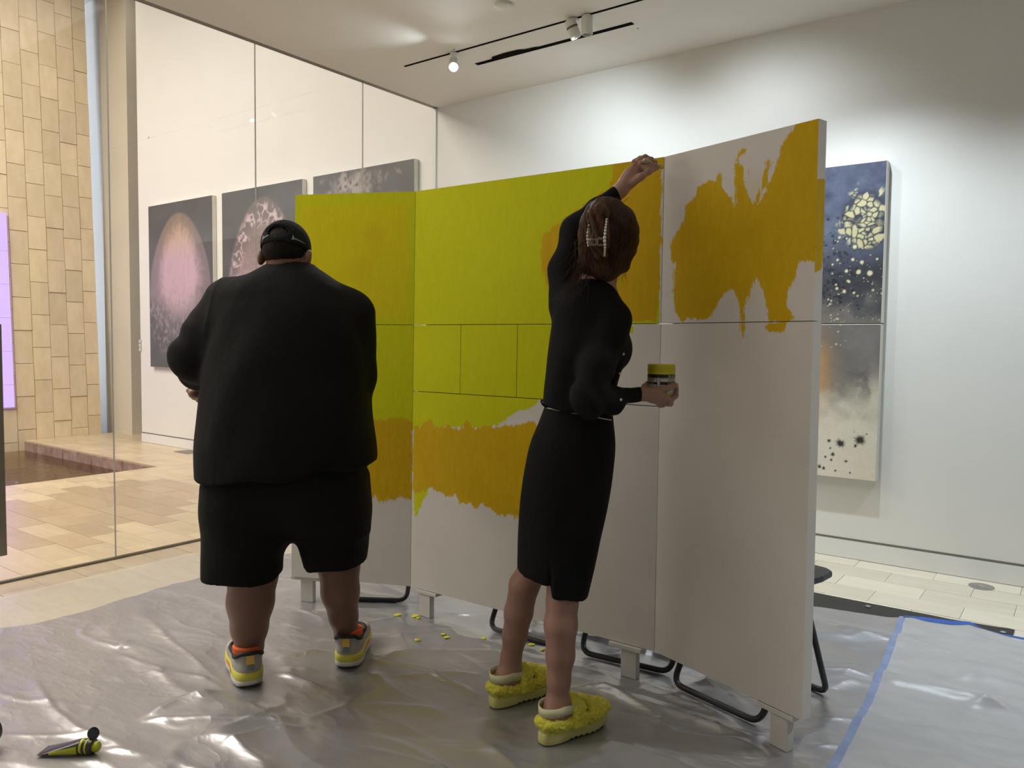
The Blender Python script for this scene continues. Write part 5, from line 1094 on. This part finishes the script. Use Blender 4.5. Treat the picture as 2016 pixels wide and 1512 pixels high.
# skirt
s = Vol(); s.loft([FW.row(797, 1074, 1204, 2.635, .112), FW.row(830, 1061, 1207, 2.64, .122), FW.row(870, 1044, 1210, 2.645, .138), FW.row(920, 1032, 1206, 2.65, .146), FW.row(980, 1023, 1197, 2.65, .142), FW.row(1050, 1018, 1182, 2.64, .138), FW.row(1110, 1017, 1167, 2.64, .155), FW.row(1185, 1017, 1148, 2.635, .160)], .02, 2.25)
za, zb_, zc, zd = P(1016, 1118, 2.62)[2], P(1083, 1146, 2.54)[2], P(1084, 1166, 2.53)[2], P(1151, 1173, 2.56)[2]; xa, xb, xc = P(1016, 1118, 2.62)[0], P(1083, 1146, 2.54)[0], P(1151, 1172, 2.56)[0]
s.cut(lambda Q: np.where(Q[:, 0] < xb, za+(Q[:, 0]-xa)/(xb-xa)*(zb_-za), zc+(Q[:, 0]-xb)/(xc-xb)*(zd-zc))-Q[:, 2])
wz0, wz1 = P(1074, 799, 2.52), P(1204, 828, 2.52)
s.cut(lambda Q: Q[:, 2]-(wz0[2]+(Q[:, 0]-wz0[0])/(wz1[0]-wz0[0])*(wz1[2]-wz0[2])+.018))
slz = P(0, 1085, 2.53)[2]
s.warp(lambda Q: .006*np.exp(-((Q[:, 0]-xb)/.006)**2)*np.clip((slz-Q[:, 2])/.05, 0, 1)+.0045*np.where((Q[:, 0] > xb), 1, 0)*-1*np.clip((slz+.04-Q[:, 2])/.10, 0, 1))
s.warp(lambda Q: folds(Q*np.array([1.4, 1.4, .35]), .0018, 3)); s.warp(lambda Q: .0015*np.sin(Q[:, 0]*60)*np.clip((P(0, 1090, 2.55)[2]-Q[:, 2])/.12, 0, 1))
skirt = nets('skirt', s, .0055, M['black_skirt'], woman)
# thin belt over the waist and its bow end
M['belt'] = plain('thin_pale_belt', (.45, .45, .44), .35, .4, var=.1)
pts = []
for x in np.linspace(1076, 1203, 26):
    y = 803+(x-1076)/127*24
    t_ = surf(x, y, s, 2.25, 2.72)
    if t_: pts.append(P(x, y, t_)+np.array([0, -.002, 0]))
if len(pts) > 3: MB().tube(pts, .0022, 6).obj('belt', M['belt'], skirt)
MB().tube(fillet([P(1078, 803, 2.60), P(1068, 797, 2.59), P(1065, 788, 2.59), P(1070, 789, 2.59)], .01), .0032, 6).obj('belt_end', M['black'], skirt)
# hair: swept up and twisted, held by a claw clip
gh = lambda x, y, z: hw+np.array([x, y, z])@Bw
h = Vol(); h.ell(P(1197, 454, 2.595), (.090, .102, .112), .02, Bw); h.ell(P(1187, 505, 2.575), (.076, .072, .066), .04); h.ell(P(1170, 470, 2.57), (.048, .06, .075), .03); h.ell(P(1227, 468, 2.605), (.048, .085, .088), .03)
h.chain([P(1160, 520, 2.565), P(1190, 533, 2.552), P(1222, 522, 2.575)], [.034, .030, .028], .03)
h.cut(lambda Q: np.where((Q-hw)@Bw[2] < .052, (Q-gh(0, .076, 0))@Bw[1]-.03*np.clip(((Q-hw)@Bw[2])/.06, -1, 1), (Q-gh(0, .088, 0))@Bw[1]))
tw0, tw1 = P(1179, 424, 2.50), P(1181, 474, 2.482)
h.chain([P(1183, 490, 2.51), P(1186, 532, 2.52)], [.026, .028], .008)
h.warp(lambda Q: .0014*np.sin(220*((Q-hw)@Bw[0])+9*np.sin(14*((Q-hw)@Bw[2]))+6*vnoise(Q[:, 0]*9, Q[:, 1]*9, Q[:, 2]*6, s=14))+.0022*(vnoise(Q[:, 0]*55, Q[:, 1]*55, Q[:, 2]*10, s=15)-.5))
hair = nets('hair', h, .0034, M['hair_brown'], woman)
ht = Vol(); ht.chain([P(1182, 402, 2.535), P(1178, 424, 2.502), P(1180, 474, 2.482), P(1183, 500, 2.492)], [.022, .034, .031, .022], .012)
ht.warp(lambda Q: .0016*np.sin(260*((Q-hw)@Bw[0])+9*np.sin(14*((Q-hw)@Bw[2])))+.002*(vnoise(Q[:, 0]*60, Q[:, 1]*60, Q[:, 2]*9, s=16)-.5))
nets('hair_twist', ht, .0032, M['hair_twist'], hair, 'lighter twisted roll of hair')
for o_ in ht.ops[:-1]: h.ops.append(o_)
b = MB(); r_ = np.random.default_rng(21)
# strands lying on the hair
for k in range(150):
    side = r_.random(); 
    if side < .38: x0, y0, x1, y1, bow = r_.uniform(1205, 1240), r_.uniform(395, 440), r_.uniform(1176, 1200), r_.uniform(515, 538), r_.uniform(14, 34)
    elif side < .68: x0, y0, x1, y1, bow = r_.uniform(1150, 1178), r_.uniform(402, 440), r_.uniform(1160, 1180), r_.uniform(500, 536), -r_.uniform(4, 14)
    elif side < .84: x0, y0, x1, y1, bow = r_.uniform(1164, 1196), r_.uniform(412, 436), r_.uniform(1170, 1192), r_.uniform(466, 480), r_.uniform(-5, 5)
    else: x0, y0, x1, y1, bow = r_.uniform(1170, 1196), r_.uniform(484, 494), r_.uniform(1155, 1222), r_.uniform(522, 540), r_.uniform(-6, 6)
    pts = []
    for t_ in np.linspace(0, 1, 9):
        x = x0+(x1-x0)*t_+bow*math.sin(math.pi*t_); y = y0+(y1-y0)*t_; D = surf(x, y, h)
        if D: pts.append(P(x, y, D-.0008))
    if len(pts) > 4: b.tube(pts, [.0004+.0011*math.sin(math.pi*(i+.5)/len(pts)) for i in range(len(pts))], 4)
st = b.obj('hair_strands', M['hair_brown'], hair); st['kind'] = 'stuff'
# loose wisps falling over the left shoulder and at the nape
b = MB()
for k in range(70):
    x0, y0 = r_.uniform(1135, 1160), r_.uniform(470, 540); x1, y1 = x0-10-(k*37 % 40), y0+r_.uniform(50, 100); D0 = r_.uniform(2.50, 2.58)
    pts = [P(x0+(x1-x0)*t_+8*math.sin(3.2*t_+k), y0+(y1-y0)*t_, D0-.02*math.sin(3*t_)) for t_ in np.linspace(0, 1, 9)]
    b.tube(pts, [.0010*(1-.8*i/8) for i in range(9)], 4)
for k in range(18):
    x0, y0 = r_.uniform(1216, 1238), r_.uniform(500, 520); x1, y1 = x0+r_.uniform(-6, 8), y0+r_.uniform(15, 48)
    pts = [P(x0+(x1-x0)*t_+4*math.sin(4*t_+k), y0+(y1-y0)*t_, 2.60) for t_ in np.linspace(0, 1, 8)]; b.tube(pts, [.0008*(1-.8*i/7) for i in range(8)], 4)
for k in range(14):
    x0, y0 = r_.uniform(1160, 1235), r_.uniform(392, 402); x1 = x0+r_.uniform(8, 24)
    pts = [P(x0+(x1-x0)*t_, y0-6*math.sin(2.6*t_)+2*t_, 2.60) for t_ in np.linspace(0, 1, 7)]; b.tube(pts, [.0007*(1-.7*i/6) for i in range(7)], 4)
st = b.obj('loose_hair', M['hair_brown'], hair); st['kind'] = 'stuff'
# claw clip with two rows of pearls
m = bpy.data.materials.new('clear_acetate'); m.use_nodes = True; b_ = m.node_tree.nodes['Principled BSDF']; b_.inputs['Base Color'].default_value = (.42, .36, .32, 1); b_.inputs['Transmission Weight'].default_value = .55; b_.inputs['Roughness'].default_value = .15; M['acetate'] = m
_t = m.node_tree; _t.links.new(ramp(_t, noise(_t, coords(_t), 30, 3), [(.3, (.38, .32, .28)), (.7, (.50, .44, .40))]), b_.inputs['Base Color'])
def onh(x, y, lift=.004):
    D = surf(x, y, h) or 2.5; return P(x, y, D-lift)
clip = bpy.data.objects.new('x', None); bpy.data.objects.remove(clip)
cb = MB(); lft = [(1159, 444), (1158.5, 451), (1157.5, 458), (1157, 465), (1157, 471.5), (1157.5, 478), (1158, 484)]
rgt = [(1194, 431.5), (1193.6, 437), (1193, 442.5), (1192, 448), (1191.4, 454), (1190.8, 460.5), (1190, 468), (1190, 475), (1190.5, 482), (1190.6, 487.5), (1190.6, 492), (1190.4, 495.5), (1190.3, 498.5), (1190.2, 501.5), (1190, 504)]
lp_ = [onh(x, y, .010) for x, y in lft]; rp_ = [onh(min(x, 1188), y, .012)+np.array([(x-min(x, 1188))*2.5/FPX, 0, 0]) for x, y in rgt]
cb.tube(lp_, .0035, 8); cb.tube(rp_, .0035, 8)
for row, xx in ((lp_, 1163), (rp_[5:10], 1184)):
    pass
for (x0, x1, y) in ((1159, 1172, 472), (1159, 1172, 482), (1177, 1190, 470), (1177, 1190, 482)):
    cb.tube([onh(x0, y, .008), onh((x0+x1)/2, y, .012), onh(x1, y, .008)], [.004, .0045, .003], 8)
q = onh(1176, 476, .012); cb.box(q+np.array([-.006, -.004, -.011]), q+np.array([.003, .006, .011]), .0015); q = onh(1166, 477, .010); cb.box(q+np.array([-.010, -.002, -.010]), q+np.array([.006, .003, .010]), .0015)
clip = cb.obj('claw_clip', M['acetate'], hair, label='clear claw clip edged with pearls')
# pearls join the clip as its beads (a third level is the limit, so they form one piece)
pb2 = MB()
for row, rr in ((lp_, [.0028, .0042, .0048, .0052, .0052, .0048, .0036]), (rp_, [.0030, .0032, .0036, .0040, .0044, .0050, .0055, .0056, .0052, .0042, .0030, .0026, .0024, .0022, .0020])):
    for c, r0 in zip(row, rr): pb2.lathe([(r0*.05, -r0), (r0*.6, -r0*.8), (r0*.92, -r0*.4), (r0, 0), (r0*.92, r0*.4), (r0*.6, r0*.8), (r0*.05, r0)], c+np.array([0, -.0035, 0]), 10)
pr = pb2.obj('clip_pearls', M['pearl'], hair, label='rows of white pearls on the clip'); pr['kind'] = 'stuff'
# slippers: platform sole, fleece footbed rim, two crossing fleece straps, pale heel strap
M['fleece'] = plain('yellow_fleece', (.74, .70, .07), .95, var=.10, scale=90, sheen=.3); M['slip_sole'] = plain('pale_yellow_sole', (.76, .74, .28), .6, var=.04, scale=30, bmp=.15); M['strap'] = plain('cream_elastic', (.78, .77, .50), .8, var=.05, scale=60, bmp=.3)
sdv = np.array([-fd[1], fd[0], 0])
def slipper(f0_, an, lab):
    L = .285; o = outline(L, .043, .052, 48); yaw = math.atan2(-fd[0], fd[1]); toe = .010*sstep(.75, 1., o[:, 1]/L)
    b = MB(); rings(b, [(scaled(o, .95, .98, L/2), .002+toe), (scaled(o, 1., 1., L/2), .006+toe), (scaled(o, 1.0, 1., L/2), .034+toe*.4), (scaled(o, .96, .985, L/2), .040+toe*.4)])
    so = b.obj('sole', M['slip_sole'], woman); so.location = (f0_[0], f0_[1], .004); so.rotation_euler = (0, 0, yaw)
    for k in range(7):       # tread notches showing along the lower edge
        yy = .10+.022*k; oo = o[o[:, 0] > 0]; oo = oo[np.argsort(oo[:, 1])]; xx = np.interp(yy, oo[:, 1], oo[:, 0])*.985
        MB().box((xx-.012, yy-.005, .0012), (xx+.0006, yy+.004, .0072+.010*float(sstep(.75, 1., yy/L)))).obj('tread', M['shoe_black'], so)
    c = lambda x, y, z: np.array([x, y, z])
    fv = Vol()
    bo = outline(L, .043, .052, 40); n = len(bo)
    for i in range(n):
        a_, b2 = bo[i], bo[(i+1) % n]; hgt = lambda y: .058+.010*math.exp(-(y/.05)**2)
        fv.cone(c(a_[0]*.88, L/2+(a_[1]-L/2)*.94, hgt(a_[1])), c(b2[0]*.88, L/2+(b2[1]-L/2)*.94, hgt(b2[1])), .0155, .0155, .012)
    fv.loft([(.036, 0, L*.5, .044, L*.46), (.052, 0, L*.5, .044, L*.46)], .01, 2.6)
    def band(y0, y1, hz, w):      # a fleece strap arching over the foot
        pts = []
        for t_ in np.linspace(0, 1, 11): a = math.pi*t_; pts.append(c(-.050*math.cos(a), y0+(y1-y0)*t_, .050+hz*math.sin(a)**.8))
        for i in range(10): fv.cone(pts[i], pts[i+1], w, w, .006, 1.)
    for dy in (0, .016, .032): band(.122+dy, .112+dy, .074-.35*dy, .0135)
    for dy in (0, .016, .030): band(.198+dy, .186+dy, .046-.40*dy, .0130)
    fv.warp(lambda Q: .0034*(vnoise(Q[:, 0]*170, Q[:, 1]*170, Q[:, 2]*170, s=33)-.5)*2+.0022*(vnoise(Q[:, 0]*70, Q[:, 1]*70, Q[:, 2]*70, s=34)-.5)*2)
    fv.ell(c(0, .062, .075), (.034, .050, .034), .008, None, 's')
    nets('fleece_upper', fv, .0028, M['fleece'], so)
    pts = []; V = []
    for t_ in np.linspace(0, 1, 25):
        a = -math.pi*.08+math.pi*1.16*t_; V += [(.047*math.cos(a)*(1.0), .052-.049*math.sin(a)+.0*t_, .091+.004*abs(math.cos(a))), (.047*math.cos(a), .052-.049*math.sin(a), .118+.006*abs(math.cos(a)))]
    V = [(V[0][0]+.0, .118, .088), (V[1][0], .118, .116)]+V+[(V[-2][0], .118, .088), (V[-1][0], .118, .116)]
    sb = MB(); sb.add(V, [(2*i, 2*i+1, 2*i+3, 2*i+2) for i in range(26)], True); so2 = sb.obj('heel_strap', M['strap'], so); md = so2.modifiers.new('thickness', 'SOLIDIFY'); md.thickness = .003
    return so
slipper(lF, lA, 'l'); slipper(rF, rA, 'r')
# paint jar in her right hand
jb = dep(JX, 786, JD); jar = thing('paint_jar', 'yellow-lidded jar of acrylic paint with a printed label held in the woman\'s right hand', 'paint jar', tuple(jb), HEAD)
JR = .0455; JH = .118
MB().lathe([(.040, 0), (JR, .004), (JR, .092), (.0435, .096)], (0, 0, 0), 40).obj('jar_body', plain('yellow_jar_plastic', (.72, .66, .02), .35, var=.04), jar)
MB().lathe([(JR+.0008, .093), (JR+.0012, .095), (JR+.0012, .104), (JR-.0002, .105), (JR+.0006, .106), (JR+.0006, .1155), (JR-.002, .118), (.001, .1185)], (0, 0, 0), 40).obj('lid', plain('yellow_lid', (.66, .60, .015), .4, var=.05), jar)
M['label_white'] = plain('white_label', (.70, .70, .68), .5, var=.02); M['label_black'] = plain('black_print', (.012, .012, .012), .5)
def wrap(a0, a1, z0, z1, r, name, mat, lab=None, n=30):
    V = []
    for k in range(n+1):
        a = math.radians(a0+(a1-a0)*k/n); V += [(r*math.sin(a), -r*math.cos(a), z0), (r*math.sin(a), -r*math.cos(a), z1)]
    b = MB(); b.add(V, [(2*k, 2*k+2, 2*k+3, 2*k+1) for k in range(n)], True); return b.obj(name, mat, jar, label=lab)
r0 = JR+.0004
wrap(-180, 180, .020, .0855, r0, 'label', M['label_white'], 'white printed label')
wrap(-180, 180, .0735, .0855, r0+.0003, 'black_band', M['label_black']); 
for z0, z1 in ((.0705, .0715), (.0605, .0615)): wrap(-16, 100, z0, z1, r0+.0003, 'rule', M['label_black'])
wrap(-16, 100, .051, .0600, r0+.0003, 'black_band', M['label_black']); wrap(-95, -29, .0520, .0600, r0+.0003, 'black_band', M['label_black']); wrap(-95, -27, .0700, .0715, r0+.0003, 'rule', M['label_black'])
wrap(-16, -14.2, .028, .0715, r0+.0003, 'rule', M['label_black']); wrap(-29, -27, .028, .0715, r0+.0003, 'rule', M['label_black']); wrap(-14, 16, .026, .046, r0+.0003, 'black_band', M['label_black'])
def jar_text(txt, size, ang, z, mat, nm='lettering', xs=1.):
    tm = text_mesh(txt, size); co = np.zeros(len(tm.vertices)*3); tm.vertices.foreach_get('co', co); co = co.reshape(-1, 3); a = co[:, 0]*xs/(r0+.0008)+math.radians(ang)
    q = np.stack([(r0+.0008)*np.sin(a), -(r0+.0008)*np.cos(a), z+co[:, 1]], -1); tm.vertices.foreach_set('co', q.ravel()); tm.update(); tm.materials.append(mat); link(nm, tm, jar)
jar_text('BLICK', .0120, 38, .0753, M['label_white']); jar_text('STUDIO', .0090, 40, .0632, M['label_black'], xs=1.15); jar_text('ACRYLIC', .0088, 39, .0528, M['label_white']); jar_text('16', .0170, -5, .0295, M['label_white']); jar_text('fl oz', .0060, 9, .034, M['label_white'])
jar_text('STUDIO', .0090, -60, .0632, M['label_black'], xs=1.15); jar_text('ACRYLIC', .0088, -60, .0528, M['label_white'])
for k in range(3): wrap(36, 70, .0440-.006*k, .0455-.006*k, r0+.0003, 'rule', M['mullion'])
# the brush she paints with
t0 = dep(1267, 315, 2.738); t1 = dep(1286, 326, 2.775); t2 = dep(1307, 330, 2.832); dv_ = (t2-t0)/np.linalg.norm(t2-t0); L0 = float(np.linalg.norm(t2-t0))
br = thing('paintbrush', 'short pale-handled paintbrush loaded with yellow in the woman\'s raised hand', 'paintbrush', tuple(t0))
M['wood'] = plain('pale_wood_handle', (.55, .47, .34), .5, var=.1, scale=30)
MB().tube([dv_*L0*f_ for f_ in (0, .03, .12, .25, .42, .55)], [.003, .0075, .0105, .0085, .0048, .0055], 14).obj('handle', M['wood'], br)
MB().tube([dv_*L0*f_ for f_ in (.53, .55, .66, .68)], [.006, .0068, .0075, .007], 14).obj('ferrule', M['steel'], br)
MB().tube([dv_*L0*f_ for f_ in (.67, .75, .92, 1.)], [.0072, .0095, .0085, .0025], 14).obj('bristles', M['drop2'], br)
